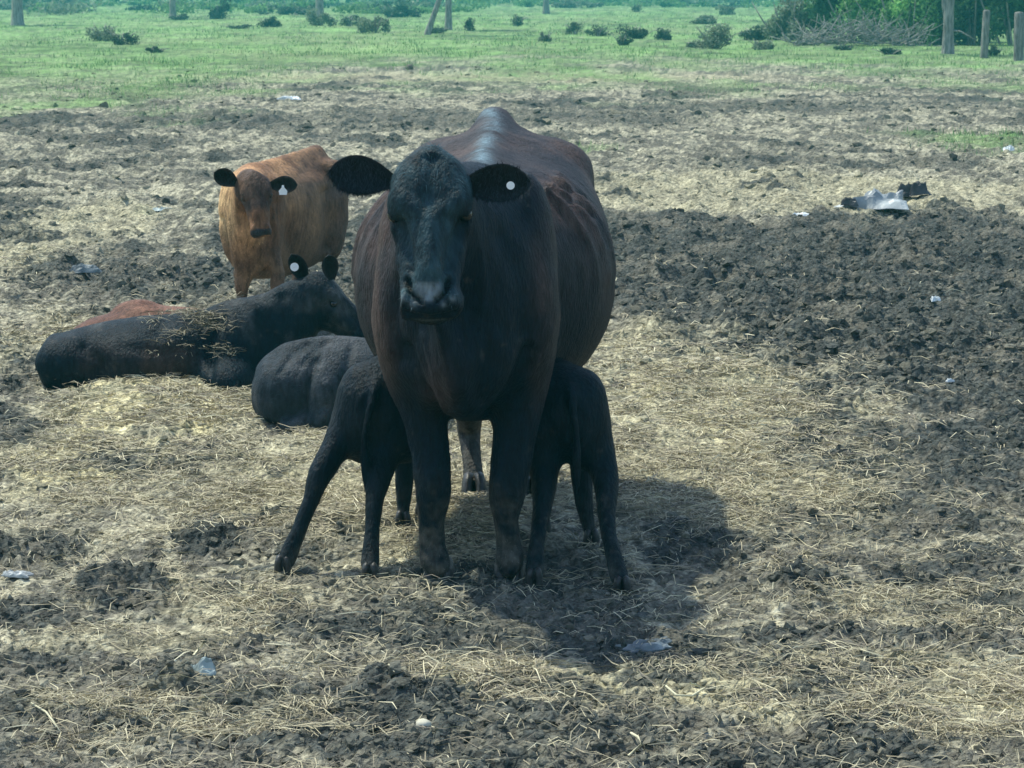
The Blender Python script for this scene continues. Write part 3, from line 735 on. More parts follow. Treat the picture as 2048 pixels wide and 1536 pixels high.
    V = crease(V, Q, [(XN([(797, 455), (810, 500), (816, 545)]), .015, .018, nz), (XN([(922, 455), (904, 500), (897, 545)]), .015, .018, nz), (XN([(858, 320), (858, 400)]), .030, .014, nz),
                      (XN([(803, 405), (818, 420)]), .020, -.009, nz), (XN([(912, 405), (898, 420)]), .020, -.009, nz), (XN([(858, 440), (858, 540)]), .018, -.006, nz),
                      (XN([(822, 450), (832, 520)]), .014, .006, nz), (XN([(894, 450), (884, 520)]), .014, .006, nz)])
    V = crease(V, Q, [(nost[0], .0085, .026, nz), (nost[1], .0085, .026, nz), (XN([(800, 628), (830, 636), (858, 638), (886, 636), (912, 628)]), .006, .010, nz)])
    V = crease(V, Q, [(X3([(812, 690), (838, 760), (872, 815), (892, 850)]), .022, .030, fr), (X3([(1060, 700), (1030, 770), (1000, 815), (980, 840)]), .022, .028, fr),
                      (X3([(852, 655), (872, 720), (884, 790), (893, 840)]), .011, -.010, fr), (X3([(800, 560), (786, 640), (800, 720)]), .020, .016, fr),
                      (X3([(1010, 470), (1046, 560), (1052, 660)]), .035, .014, fr), (X3([(960, 620), (968, 700), (960, 780)]), .03, .008, fr),
                      (X3([(900, 668), (918, 730), (925, 790)]), .014, .008, fr),
                      ([(.165, 7.75, 1.22), (.205, 7.72, 1.0), (.19, 7.72, .74)], -.045, .030, None), ([(-.445, 7.75, 1.22), (-.475, 7.72, 1.0), (-.46, 7.72, .74)], -.045, .030, None),
                      ([(.10, 7.80, 1.24), (.22, 8.1, 1.12), (.33, 8.3, .98)], -.020, .012, None), ([(.14, 8.0, 1.21), (.26, 8.35, 1.10), (.34, 8.6, .96)], -.02, .012, None)])
    # colours of the coat: black head and legs, weathered brown on ribs and shoulder, doubling as painted shoulder highlights
    up = sm(.62, 1.12, V[:, 2]); ax_ = np.abs(V[:, 0]+.137)
    rim = sm(.16, .27, ax_)*(V[:, 1] < 7.72)*sm(.45, .75, V[:, 2]); ribs = sm(7.62, 7.8, V[:, 1])*(.12+.88*up)
    reg = np.clip(np.maximum(rim, ribs), 0, 1)*sm(7.05, 7.25, V[:, 1]); col, m_ = mix_noise(V, BLACK, DARKBR, .20, 31, -.35, .4, reg)
    pat = np.exp(-(((V[:, 0]+.215)/.05)**2+((V[:, 2]-.66)/.10)**2))*(V[:, 1] < 7.5); col = col+np.array((.035, .018, .012))*pat[:, None]
    hs = (V-poll)@R/.97
    fac = (V[:, 1] < 7.1)*(hs[:, 0] < .46)*(sm(-.11, -.03, hs[:, 2])**1.5)*(hs[:, 0] > -.06); col = col+(np.array((.020, .038, .040))*(.75+.9*fbm3(V/.045, 88, 3))[:, None])*fac[:, None]  # skylight on the front of the face painted in as a teal tint
    pc = P(855, 586, 6.80); pad = np.exp(-(((V[:, 0]-pc[0])/.036)**6+((V[:, 2]-pc[2])/.026)**6))*(V[:, 1] < 6.98)
    col = col*(1-pad[:, None])+np.array((.15, .18, .19))*pad[:, None]  # nose pad paled: its wet sky sheen is put into the colour
    dn = np.full(len(V), 9.)
    for L_ in nost:
        for a, b_ in zip(L_[:-1], L_[1:]):
            ab = (b_-a)[[0, 2]]; p_ = (V-a)[:, [0, 2]]; tt = np.clip(p_@ab/(ab@ab), 0, 1); dn = np.minimum(dn, np.linalg.norm(p_-tt[:, None]*ab, axis=1))
    dn = (np.exp(-(dn/.008)**2)*nz)[:, None]; col = col*(1-dn)+.002*dn; pad = pad*(1-dn[:, 0])  # black nostril skin, with the shade of the cavity painted in
    mud_ = (1-sm(.05, .42, V[:, 2]+.08*fbm3(V/.05, 77, 3)))[:, None]*np.clip(.5+fbm3(V/.03, 78, 3), 0, 1)[:, None]
    col = col*(1-mud_*.8)+np.array((.11, .10, .08))*mud_*.8
    for q in (1, -1):
        de = np.exp(-(np.linalg.norm((V-T_((.192, q*.105, -.058)))*np.array((1, 1, .8)), axis=1)/.036)**2)[:, None]*.9; col = col*(1-de)+np.array((.002, .003, .004))*de
    for (a_, b_, rr0) in ((824, 611, .010), (886, 611, .008), (805, 600, .010), (905, 600, .008)):
        pl = P(a_, b_, 6.8); dl = (np.exp(-(((V[:, 0]-pl[0])**2+(V[:, 2]-pl[2])**2)/rr0**2))*nz)[:, None]; col = col*(1-dl)+np.array((.12, .15, .16))*dl
    pl = P(862, 648, 6.8); dl = (np.exp(-(((V[:, 0]-pl[0])/.045)**4+((V[:, 2]-pl[2])/.006)**2))*nz)[:, None]; col = col*(1-dl)+np.array((.05, .065, .07))*dl
    spine_sheen = (np.exp(-((V[:, 0]-np.interp(V[:, 1], (7.6, 8.3, 9.3), (-.125, -.085, -.075))+.012*np.sin(V[:, 1]*7))/.032)**2)*sm(7.55, 7.75, V[:, 1])*sm(1.12, 1.2, V[:, 2])*np.clip(.6+1.2*fbm3(V/.07, 90, 3), 0, 1))[:, None]  # bluish highlight along the spine, painted into the coat colour
    back_pale = (sm(1.18, 1.36, V[:, 2])*sm(7.6, 7.9, V[:, 1])*sm(-.2, .5, fbm3(V/.12, 79, 3)))[:, None]  # noisy paler tone towards the top of the back
    col = col*(1-back_pale*.3)+np.array((.06, .055, .055))*back_pale*.3; col = col*(1-spine_sheen)+np.array((.10, .15, .175))*spine_sheen
    ears = []
    # photo-left ear, photo-right ear
    e = ear_mesh(P(786, 362, 7.06), P(657, 344, 7.03), (-.10, -1, .10), .112, .40, .012); ears.append((*e, (.012, .013, .014)))
    e = ear_mesh(P(926, 374, 7.06), P(1060, 362, 7.05), (.12, -1, -.05), .108, .42, .012); ears.append((*e, (.012, .013, .014)))
    flow = lambda p: np.c_[(p[:, 0]+o0[0]+.12)*1.2, np.full(len(p), .7), np.full(len(p), -.8)]
    def tuft(p): 
        q = p+o0; d = np.linalg.norm(q-poll-np.array((0, .0, -.03)), axis=1); return 1+2.4*np.exp(-(d/.085)**2)
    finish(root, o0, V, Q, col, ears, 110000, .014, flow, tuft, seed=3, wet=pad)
    # hair fringe inside the ears
    for (eV, eF, eT, _) in ears:
        fur(root, eV-o0, eF, np.tile(np.array((.012, .016, .02)), (len(eV), 1)), 4000, .020, lambda p: np.c_[np.zeros(len(p)), np.full(len(p), -.3), np.full(len(p), -1.)], seed=8)
    add_eyes(root, o0, T_, .97)
    add_tag(root, o0, P(1021, 371, 6.985), (.1, -1, .05), .0115)
    for (a, b_) in ((879, 1164), (1020, 1163)):
        g = G(a, b_); add_hoof(root, o0, (g[0], g[1]-.0, min(.012, float(hz(g[0], g[1])[0]))), .055, .085, (-.05, -1))
    for (a, b_) in ((948, 992), (1061, 992)):
        g = G(a, b_); add_hoof(root, o0, (g[0], g[1], float(hz(g[0], g[1])[0])), .05, .075, (0, -1))
build_cow()

# ------------------------------------------------------------------ the two suckling calves
def build_suckler(label, rump, yawx, hindL, hindR, frontL, frontR, z_top, head, seed, tail=True, tx=0):
    """rump = (X,Y) of the tail end; body runs away from the camera by yawx per metre"""
    x0, y0 = rump; o0 = np.array((x0, y0+.3, 0)); root = thing('calf', o0, label, 'calf', 'calves suckling under the cow')
    sk = Skin(.0068)
    X = lambda y: x0+yawx*(y-y0)
    zt = z_top
    sk.loft([(y0, X(y0), zt-.14, .05, .07, .08, 2, 2), (y0+.05, X(y0+.05), zt-.14, .10, .12, .13, 2, 2), (y0+.16, X(y0+.16), zt-.14, .118, .14, .15, 2, 2),
             (y0+.32, X(y0+.32), zt-.15, .120, .145, .155, 2, 2.1), (y0+.5, X(y0+.5), zt-.16, .125, .15, .165, 2, 2.1), (y0+.66, X(y0+.66), zt-.16, .11, .15, .165, 2, 2),
             (y0+.76, X(y0+.76), zt-.17, .08, .12, .13, 2, 2), (y0+.82, X(y0+.82), zt-.18, .03, .05, .05, 2, 2)], 'y', .04)
    for q in (1, -1):
        sk.ell((X(y0+.12)+q*.07, y0+.12, zt-.07), (.045, .07, .04), None, .05)
        sk.ell((X(y0+.14)+q*.07, y0+.13, zt-.20), (.07, .12, .14), None, .05)
    def leg(pts):
        q_ = [(p, r1*1.12, r2*1.1) for (p, r1, r2) in pts]; a, b_ = q_[-2], q_[-1]
        q_[-1] = (a[0]*.45+b_[0]*.55, a[1]*.86, a[2]*.86); sk.chain(q_, (1, 0, 0), .035, 4)
    for L_ in (hindL, hindR, frontL, frontR): leg([(P(a, b_, Y), r1, r2) for (a, b_, Y, r1, r2) in L_])
    # neck and head reaching in under the flank
    hx, hy, hz_ = head; nx, ny = X(y0+.68), y0+.68
    sk.chain([((nx, ny, zt-.12), .085, .12), ((nx*.6+hx*.4, ny*.6+hy*.4, (zt-.1)*.6+hz_*.4), .06, .085), ((hx, hy, hz_-.03), .05, .065)], (1, 0, 0), .05, 3)
    fw = _unit(np.array((hx-nx, hy-ny, .12)))
    T_, R = add_head(sk, (hx, hy, hz_), fw, (0, 0, 1), .56)
    if tail:
        sk.chain([((x0, y0+.02, zt-.06), .016, .016), ((x0+tx*.3, y0-.02, zt-.11), .014, .014), ((x0+tx, y0-.03, zt-.22), .011, .011), ((x0+tx, y0-.015, zt-.32), .016, .013), ((x0+tx, y0-.01, zt-.39), .005, .005)], None, .015, 3)
    V, Q = sk.build(2, .0025, .04, seed)
    col, m_ = mix_noise(V, (.0012, .0065, .0115), (.009, .014, .018), .12, seed+9, -.1, .6)
    mud_ = (1-sm(.03, .2, V[:, 2]))[:, None]*np.clip(.4+fbm3(V/.03, 78, 3), 0, 1)[:, None]; col = col*(1-mud_*.5)+np.array((.09, .085, .07))*mud_*.5
    ears = []
    for q in (1, -1):
        b_ = T_((.05, q*.085, -.06)); ti = T_((-.02, q*.27, -.07)); e = ear_mesh(b_, ti, R[:, 0], .075, .4, .008); ears.append((*e, (.012, .013, .014)))
    flow = lambda p: np.c_[p[:, 0]*2, np.full(len(p), -.6), np.full(len(p), -1.)]
    finish(root, o0, V, Q, col, ears, 36000, .015, flow, seed=seed)
    add_eyes(root, o0, T_, .56)
    for L_ in (hindL, hindR, frontL, frontR):
        e = P(*L_[-1][:3]); p_ = P(*L_[-2][:3]); gz = float(hz(e[0], e[1])[0])
        add_hoof(root, o0, (e[0], e[1], max(gz-.004, e[2]-.055)), .031, .062, (e[0]-p_[0], .25))
    return root
build_suckler('small black calf suckling at the left of the cow, its hind legs splayed', (P(752, 760, 7.62)[0], 7.62), .12,
    [(722, 800, 7.74, .062, .10), (702, 850, 7.72, .060, .075), (672, 895, 7.68, .042, .052), (640, 950, 7.63, .033, .042), (622, 1000, 7.60, .024, .03), (598, 1060, 7.57, .021, .025), (578, 1108, 7.55, .026, .027), (566, 1140, 7.53, .024, .025)],
    [(780, 800, 7.74, .062, .10), (782, 860, 7.72, .058, .07), (770, 910, 7.67, .045, .05), (757, 960, 7.62, .034, .04), (748, 1010, 7.58, .025, .03), (744, 1070, 7.54, .021, .024), (741, 1120, 7.5, .026, .027), (740, 1150, 7.47, .026, .027)],
    [(790, 760, 8.28, .05, .07), (800, 860, 8.27, .04, .05), (808, 930, 8.26, .03, .035), (808, 975, 8.26, .027, .03), (807, 1010, 8.26, .02, .023), (806, 1045, 8.24, .024, .026)],
    [(850, 760, 8.32, .05, .07), (852, 860, 8.32, .04, .05), (850, 930, 8.32, .03, .035), (848, 970, 8.32, .027, .03), (846, 1005, 8.32, .02, .023), (846, 1035, 8.30, .024, .026)],
    .665, (-.30, 8.62, .66), 11, tx=-.035)
build_suckler('small black calf on the right of the cow, rump to the viewer, beside her foreleg', (P(1140, 760, 7.60)[0], 7.56), -.18,
    [(1095, 800, 7.70, .06, .10), (1090, 860, 7.68, .056, .075), (1088, 920, 7.64, .045, .052), (1088, 975, 7.58, .035, .042), (1082, 1030, 7.52, .025, .03), (1074, 1085, 7.46, .022, .025), (1070, 1135, 7.42, .026, .027), (1068, 1160, 7.39, .026, .027)],
    [(1162, 800, 7.70, .062, .10), (1180, 865, 7.68, .060, .075), (1202, 920, 7.64, .044, .052), (1213, 975, 7.58, .035, .042), (1213, 1030, 7.52, .025, .03), (1222, 1090, 7.45, .022, .025), (1236, 1145, 7.40, .026, .027), (1244, 1170, 7.36, .026, .027)],
    [(1075, 780, 8.15, .05, .07), (1092, 870, 8.13, .04, .05), (1098, 940, 8.12, .03, .035), (1092, 985, 8.12, .027, .03), (1088, 1020, 8.12, .02, .023), (1086, 1060, 8.10, .024, .026)],
    [(1140, 780, 8.05, .05, .07), (1160, 880, 8.02, .04, .05), (1164, 955, 8.00, .032, .037), (1168, 1000, 7.99, .027, .03), (1174, 1040, 7.98, .021, .024), (1183, 1078, 7.95, .025, .027)],
    .655, (.06, 8.55, .64), 12, tx=.02)

# ------------------------------------------------------------------ grey black calf lying, left of the cow
def build_lying_grey():
    Y0 = 10.3; xl = P(507, 760, Y0)[0]; o0 = np.array((xl+.4, Y0, 0)); root = thing('calf', o0, 'slate black calf lying behind the left suckling calf, rounded rump showing', 'calf', 'calves lying in the straw')
    sk = Skin(.0075)
    sk.loft([(xl, Y0, .13, .06, .06, .07, 2, 2), (xl+.035, Y0, .15, .13, .11, .13, 2.1, 2.2), (xl+.09, Y0, .155, .16, .15, .16, 2.1, 2.4), (xl+.18, Y0+.01, .16, .18, .175, .17, 2, 2.6),
             (xl+.32, Y0+.02, .165, .20, .19, .18, 2, 2.6), (xl+.48, Y0+.02, .165, .19, .18, .18, 2, 2.6), (xl+.62, Y0+.02, .16, .16, .155, .17, 2, 2.4), (xl+.72, Y0, .15, .10, .12, .15, 2, 2), (xl+.78, Y0, .15, .04, .05, .06, 2, 2)], 'x', .05)
    sk.chain([((xl+.04, Y0, .235), .02, .02), ((xl+.14, Y0, .315), .02, .02), ((xl+.32, Y0+.01, .345), .02, .02), ((xl+.55, Y0+.01, .325), .02, .02)], None, .05, 4)
    sk.ell((xl+.29, Y0-.13, .13), (.10, .075, .135), None, .025)      # folded thigh
    sk.ell((xl+.12, Y0-.11, .14), (.10, .07, .12), None, .03)
    sk.chain([((xl+.30, Y0-.17, .05), .05, .05), ((xl+.22, Y0-.19, .03), .035, .035), ((xl+.15, Y0-.17, .02), .025, .025)], None, .03, 3)
    sk.chain([((xl+.62, Y0-.10, .05), .045, .045), ((xl+.72, Y0-.16, .035), .03, .03), ((xl+.60, Y0-.20, .03), .025, .025)], None, .03, 3)
    sk.chain([((xl+.64, Y0, .20), .08, .10), ((xl+.68, Y0-.02, .24), .055, .07), ((xl+.66, Y0-.09, .25), .05, .06)], None, .05, 3)
    T_, R = add_head(sk, (xl+.66, Y0-.08, .265), (-.15, -.9, -.35), (0, -.35, .9), .5)
    V, Q = sk.build(2, .002, .08, 21)
    XP = lambda L_: [P(a, b_, Y0-.15) for a, b_ in L_]; fr = (V[:, 1] < Y0+.02).astype(float)
    V = crease(V, Q, [(XP([(628, 722), (616, 770), (613, 815), (618, 850)]), .022, .024, fr), (XP([(655, 770), (655, 810), (650, 845)]), .03, -.012, fr), (XP([(612, 698), (580, 716), (560, 745)]), .014, .010, fr),
                      (XP([(650, 694), (620, 708), (604, 730)]), .012, .009, fr), (XP([(700, 705), (690, 760), (684, 820)]), .02, .014, fr), (XP([(545, 720), (528, 770), (530, 815)]), .03, .008, fr)])
    col, m_ = mix_noise(V, (.016, .024, .031), (.050, .056, .062), .13, 23, -.2, .5)
    ears = [(*ear_mesh(T_((.05, q*.085, -.06)), T_((0, q*.26, -.08)), R[:, 0], .075, .4, .008), (.012, .013, .014)) for q in (1, -1)]
    flow = lambda p: np.c_[np.full(len(p), -1.), np.zeros(len(p)), -p[:, 2]*3]
    finish(root, o0, V, Q, col, ears, 26000, .014, flow, seed=21); add_eyes(root, o0, T_, .5)
build_lying_grey()

# ------------------------------------------------------------------ black calf lying, ears up, looking away
def build_lying_black():
    Y0 = 11.35; x_ = lambda px: P(px, 700, Y0)[0]; o0 = np.array((x_(300), Y0, 0))
    root = thing('calf', o0, 'black calf lying at left, straw on its back, round white tag in its ear', 'calf', 'calves lying in the straw')
    sk = Skin(.0085)
    sk.loft([(x_(84), Y0-.05, .10, .05, .05, .07, 2, 2), (x_(97), Y0-.05, .115, .12, .10, .12, 2.1, 2.3), (x_(130), Y0-.04, .12, .17, .125, .15, 2, 2.6), (x_(200), Y0, .13, .22, .155, .16, 1.9, 2.8),
             (x_(280), Y0, .14, .25, .175, .16, 1.9, 2.8), (x_(360), Y0, .145, .25, .185, .16, 1.9, 2.8), (x_(430), Y0, .15, .22, .205, .16, 1.9, 2.6), (x_(490), Y0-.02, .165, .18, .22, .18, 2, 2.4), (x_(530), Y0-.02, .17, .11, .18, .17, 2, 2), (x_(550), Y0-.02, .18, .04, .08, .08, 2, 2)], 'x', .06)
    # thigh, folded legs, brisket
    sk.ell((x_(150), Y0-.14, .12), (.16, .10, .11), None, .05)
    sk.chain([((x_(200), Y0-.17, .04), .05, .05), ((x_(270), Y0-.20, .03), .032, .032), ((x_(330), Y0-.20, .025), .026, .026)], None, .04, 3)
    sk.ell((x_(455), Y0-.12, .14), (.10, .09, .14), None, .05)
    sk.ell((x_(466), Y0-.24, .075), (.12, .15, .085), None, .07)
    sk.chain([((x_(500), Y0-.24, .06), .045, .045), ((x_(478), Y0-.36, .045), .042, .042), ((x_(452), Y0-.34, .04), .034, .034)], None, .05, 3)
    sk.chain([((x_(470), Y0-.02, .22), .12, .15), (P(530, 660, Y0-.04), .105, .145), (P(590, 625, Y0-.06), .095, .145), (P(640, 605, Y0-.08), .085, .13)], (0, 1, 0), .07, 4)
    sk.chain([((x_(495), Y0-.08, .14), .08, .10), (P(545, 700, Y0-.1), .055, .07), (P(600, 650, Y0-.1), .05, .06)], (0, 1, 0), .06, 3)
    poll = P(642, 543, Y0-.10)
    T_, R = add_head(sk, poll, (.64, .05, -.70), (.60, -.10, .55), .74)
    V, Q = sk.build(2, .0025, .09, 33)
    XP = lambda L_: [P(a, b_, Y0-.15) for a, b_ in L_]; fr = (V[:, 1] < Y0+.02).astype(float)
    V = crease(V, Q, [(XP([(175, 690), (205, 720), (215, 760)]), .03, .022, fr), (XP([(250, 690), (330, 700), (410, 690)]), .03, .010, fr), (XP([(440, 640), (425, 700), (430, 760)]), .03, .024, fr),
                      (XP([(560, 600), (570, 640), (560, 690)]), .03, .014, fr), (XP([(625, 590), (640, 640), (640, 690)]), .02, .014, fr), (XP([(520, 640), (530, 690), (520, 730)]), .03, .012, fr), (XP([(660, 600), (690, 620), (715, 640)]), .02, .006, fr)])
    up = sm(.02, .2, V[:, 2]); col, m_ = mix_noise(V, (.0015, .008, .014), (.034, .024, .021), .16, 35, -.3, .35, (1-sm(.16, .26, V[:, 2]))*(1-sm(x_(370), x_(430), V[:, 0]))*sm(x_(120), x_(220), V[:, 0]))
    top_pale = (sm(.15, .32, V[:, 2])*sm(-.1, .5, fbm3(V/.1, 36, 3))*.5)[:, None]; col = col*(1-top_pale)+np.array((.075, .078, .074))*top_pale  # paler in patches towards the top of the body
    ears = []
    e1 = (P(612, 565, Y0-.03), P(583, 508, Y0-.06)); e2 = (P(664, 560, Y0-.16), P(657, 510, Y0-.19))
    ears.append((*ear_mesh(e1[0], e1[1], (-.1, -1, .1), .082, .35, .010), (.012, .013, .014)))
    ears.append((*ear_mesh(e2[0], e2[1], (.3, -1, .1), .080, .4, .010), (.012, .013, .014)))
    flow = lambda p: np.c_[np.full(len(p), -1.), np.zeros(len(p)), np.full(len(p), -.4)]
    finish(root, o0, V, Q, col, ears, 40000, .016, flow, seed=31); add_eyes(root, o0, T_, .74)
    add_tag(root, o0, P(589, 534, Y0-.10), (-.05, -1, .1), .0195)
    # straw caught on its back (a mass draped over the coat)
    r_ = np.random.default_rng(4); N_ = vnormals(V, Q)
    cand = np.where((V[:, 0] > x_(300)) & (V[:, 0] < x_(480)) & (V[:, 2] > .15) & (N_[:, 1] < .45) & (V[:, 2] < .42))[0]
    w = np.exp(-((V[cand, 0]-x_(402))/.17)**2)*np.clip(.15+fbm3(V[cand]/.06, 4, 2)*2, .03, 1); ii = r_.choice(cand, 600, p=w/w.sum())
    v, f, c_ = strands(V[ii, 0], V[ii, 1], V[ii, 2], r_.uniform(.03, .10, 600), r_.uniform(.0022, .0040, 600), straw_cols(600)*.65, lift=.02)
    v = v-o0; v = v+np.repeat(N_[ii]*.008, 6, 0)
    o = obj('straw_on_back', mesh('straw_on_back', v, f, c_, False), M_straw, root); tag(o, kind='stuff')
build_lying_black()

# ------------------------------------------------------------------ rust red calf lying flat behind it
def build_lying_red():
    Y0 = 12.5; x_ = lambda px: P(px, 640, Y0)[0]; o0 = np.array((x_(290), Y0, 0))
    root = thing('calf', o0, 'rust red calf lying flat behind the black one, only its back showing', 'calf', 'calves lying in the straw')
    sk = Skin(.0095)
    sk.loft([(x_(150), Y0-.02, .06, .04, .05, .06, 2, 2), (x_(170), Y0-.02, .07, .13, .07, .08, 2, 2.4), (x_(225), Y0, .085, .19, .10, .10, 1.9, 2.6), (x_(272), Y0, .10, .21, .135, .11, 1.8, 2.6),
             (x_(330), Y0, .10, .22, .115, .11, 1.9, 2.6), (x_(400), Y0, .10, .21, .10, .11, 2, 2.6), (x_(455), Y0, .09, .14, .09, .09, 2, 2), (x_(480), Y0, .09, .05, .05, .06, 2, 2)], 'x', .05)
    sk.ell((x_(270), Y0+.02, .19), (.11, .07, .05), None, .04)
    sk.chain([((x_(440), Y0, .10), .08, .09), ((x_(480), Y0-.02, .10), .055, .07), ((x_(505), Y0-.05, .11), .05, .06)], (0, 1, 0), .05, 3)
    sk.chain([((x_(220), Y0+.15, .06), .05, .05), ((x_(260), Y0+.32, .04), .03, .03), ((x_(330), Y0+.40, .035), .025, .025)], None, .04, 3)
    sk.chain([((x_(420), Y0+.12, .06), .05, .05), ((x_(450), Y0+.28, .04), .03, .03), ((x_(400), Y0+.33, .035), .025, .025)], None, .04, 3)
    T_, R = add_head(sk, (x_(502), Y0-.05, .125), (.75, -.1, -.15), (.1, .3, .9), .46)
    V, Q = sk.build(2, .0025, .09, 43)
    col, m_ = mix_noise(V, (.10, .045, .030), (.20, .10, .065), .15, 45, -.3, .4)
    ears = [(*ear_mesh(T_((.05, q*.085, -.06)), T_((0, q*.25, -.05)), R[:, 0], .075, .4, .008), (.03, .018, .014)) for q in (1, -1)]
    finish(root, o0, V, Q, col, ears, 16000, .016, lambda p: np.c_[np.full(len(p), -1.), np.zeros(len(p)), np.full(len(p), -.4)], seed=41); add_eyes(root, o0, T_, .46)
build_lying_red()

# ------------------------------------------------------------------ brown calf standing behind
def build_brown():
    Y0 = 12.9; o0 = np.array((-1.3, 13.4, 0)); root = thing('calf', o0, 'ginger brown calf standing behind the lying calves, facing the viewer with a white ear tag', 'calf')
    sk = Skin(.0085)
    sk.loft([(12.78, -1.375, .63, .06, .09, .10, 2, 2), (12.86, -1.372, .63, .12, .16, .28, 2, 2), (12.98, -1.365, .64, .155, .20, .335, 2, 2.1), (13.15, -1.335, .64, .185, .235, .36, 2, 2.2),
             (13.4, -1.27, .63, .20, .255, .37, 2, 2.2), (13.65, -1.20, .64, .20, .255, .37, 2, 2.2), (13.85, -1.14, .67, .185, .235, .37, 1.9, 2), (14.0, -1.11, .70, .15, .20, .20, 1.8, 2), (14.1, -1.07, .70, .07, .12, .12, 2, 2)], 'y', .05)
    sk.chain([((-1.36, 13.05, .85), .04, .04), ((-1.28, 13.35, .865), .025, .03), ((-1.17, 13.7, .885), .025, .03), ((-1.10, 13.95, .905), .03, .03)], None, .06, 3)
    for q in (1, -1):
        sk.ell((-1.13+q*.14, 13.82, .82), (.05, .07, .045), None, .05); sk.ell((-1.12+q*.11, 13.95, .62), (.085, .13, .22), None, .05)
        sk.ell((-1.365+q*.115, 12.98, .66), (.055, .10, .17), None, .05)
    leg = lambda pts: sk.chain(pts, (1, 0, 0), .035, 4)
    for (xa, xb) in ((-1.455, -1.42), (-1.27, -1.235)):
        leg([((xa, 12.98, .55), .07, .10), ((xa, 12.95, .45), .055, .075), ((xb, 12.93, .34), .042, .05), ((xb, 12.92, .27), .036, .04), ((xb, 12.93, .18), .025, .03), ((xb, 12.92, .10), .03, .03), ((xb, 12.90, .06), .03, .032)])
        add_hoof(root, o0, (xb, 12.88, float(hz(xb, 12.88)[0])), .036, .06, (-.1, -1))
    for xa in (-1.22, -1.03):
        leg([((xa, 13.92, .52), .10, .15), ((xa, 13.85, .40), .085, .11), ((xa, 13.95, .33), .04, .05), ((xa, 13.97, .26), .032, .04), ((xa, 13.93, .15), .025, .028), ((xa, 13.90, .07), .03, .03)])
        add_hoof(root, o0, (xa, 13.88, float(hz(xa, 13.88)[0])), .036, .06, (-.1, -1))
    sk.chain([((-1.368, 13.02, .74), .13, .15), ((-1.365, 12.86, .77), .095, .125), ((-1.355, 12.76, .80), .075, .095)], (1, 0, 0), .06, 3)
    sk.chain([((-1.07, 14.06, .86), .02, .02), ((-1.06, 14.14, .75), .016, .016), ((-1.06, 14.15, .5), .012, .012), ((-1.06, 14.14, .36), .022, .02), ((-1.06, 14.14, .28), .008, .008)], None, .02, 3)
    poll = P(506, 342, 12.68)
    T_, R = add_head(sk, poll, (.15, -.42, -.89), (-.02, -.9, .42), .68)
    V, Q = sk.build(2, .0025, .09, 53)
    XP = lambda L_: [P(a, b_, 13.1) for a, b_ in L_]; fr = (V[:, 1] < 13.5).astype(float)
    V = crease(V, Q, [(XP([(566, 400), (575, 450), (585, 520)]), .03, .018, fr), (XP([(452, 430), (462, 480), (470, 530)]), .02, .018, fr), (XP([(545, 420), (548, 480), (540, 540)]), .03, .012, fr), (XP([(640, 400), (645, 460), (640, 520)]), .03, .022, None),
                      (XP([(600, 350), (640, 360), (665, 400)]), .03, .012, None)])
    back = sm(13.1, 13.8, V[:, 1]+.3*fbm3(V/.2, 57, 2)); hs = (V-poll)@R/.68
    face = (V[:, 1] < 12.85)*(1-sm(.26, .34, hs[:, 0]))*sm(.45, .6, V[:, 2])*(hs[:, 2] > -.16)
    col, m_ = mix_noise(V, (.13, .060, .030), (.43, .235, .11), .17, 55, -.35, .35)
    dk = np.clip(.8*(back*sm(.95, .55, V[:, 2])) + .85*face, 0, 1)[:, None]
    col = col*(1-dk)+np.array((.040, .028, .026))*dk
    dx = (sm(-1.34, -1.12, V[:, 0])*(V[:, 1] > 12.8)*.62)[:, None]; col = col*(1-dx)+np.array((.075, .045, .030))*dx  # side away from the sun darkened by painted shade
    pt = (sm(-1.40, -1.50, V[:, 0])*sm(.42, .6, V[:, 2])*(1-face)*np.clip(.75+fbm3(V/.09, 61, 2), 0, 1))[:, None]; col = col*(1-pt)+np.array((.56, .37, .18))*pt  # tan coat, paled to paint the sunlit left side
    muz = (hs[:, 0] > .455) & (V[:, 1] < 12.85) & (hs[:, 2] > -.11); col[muz] = (.035, .035, .038)
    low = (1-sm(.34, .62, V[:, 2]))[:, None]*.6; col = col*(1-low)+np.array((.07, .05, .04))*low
    ears = []
    ears.append((*ear_mesh(P(474, 368, 12.73), P(428, 345, 12.70), (-.3, -1, 0), .098, .4, .010), (.022, .018, .017)))
    ears.append((*ear_mesh(P(540, 370, 12.73), P(595, 370, 12.71), (.25, -1, 0), .090, .4, .010), (.035, .026, .022)))
    finish(root, o0, V, Q, col, ears, 45000, .018, lambda p: np.c_[p[:, 0]*.5, np.full(len(p), .7), np.full(len(p), -.8)], seed=51); add_eyes(root, o0, T_, .66)
    add_tag(root, o0, P(566, 381, 12.655), (.15, -1, 0), .022, 'pent')
build_brown()

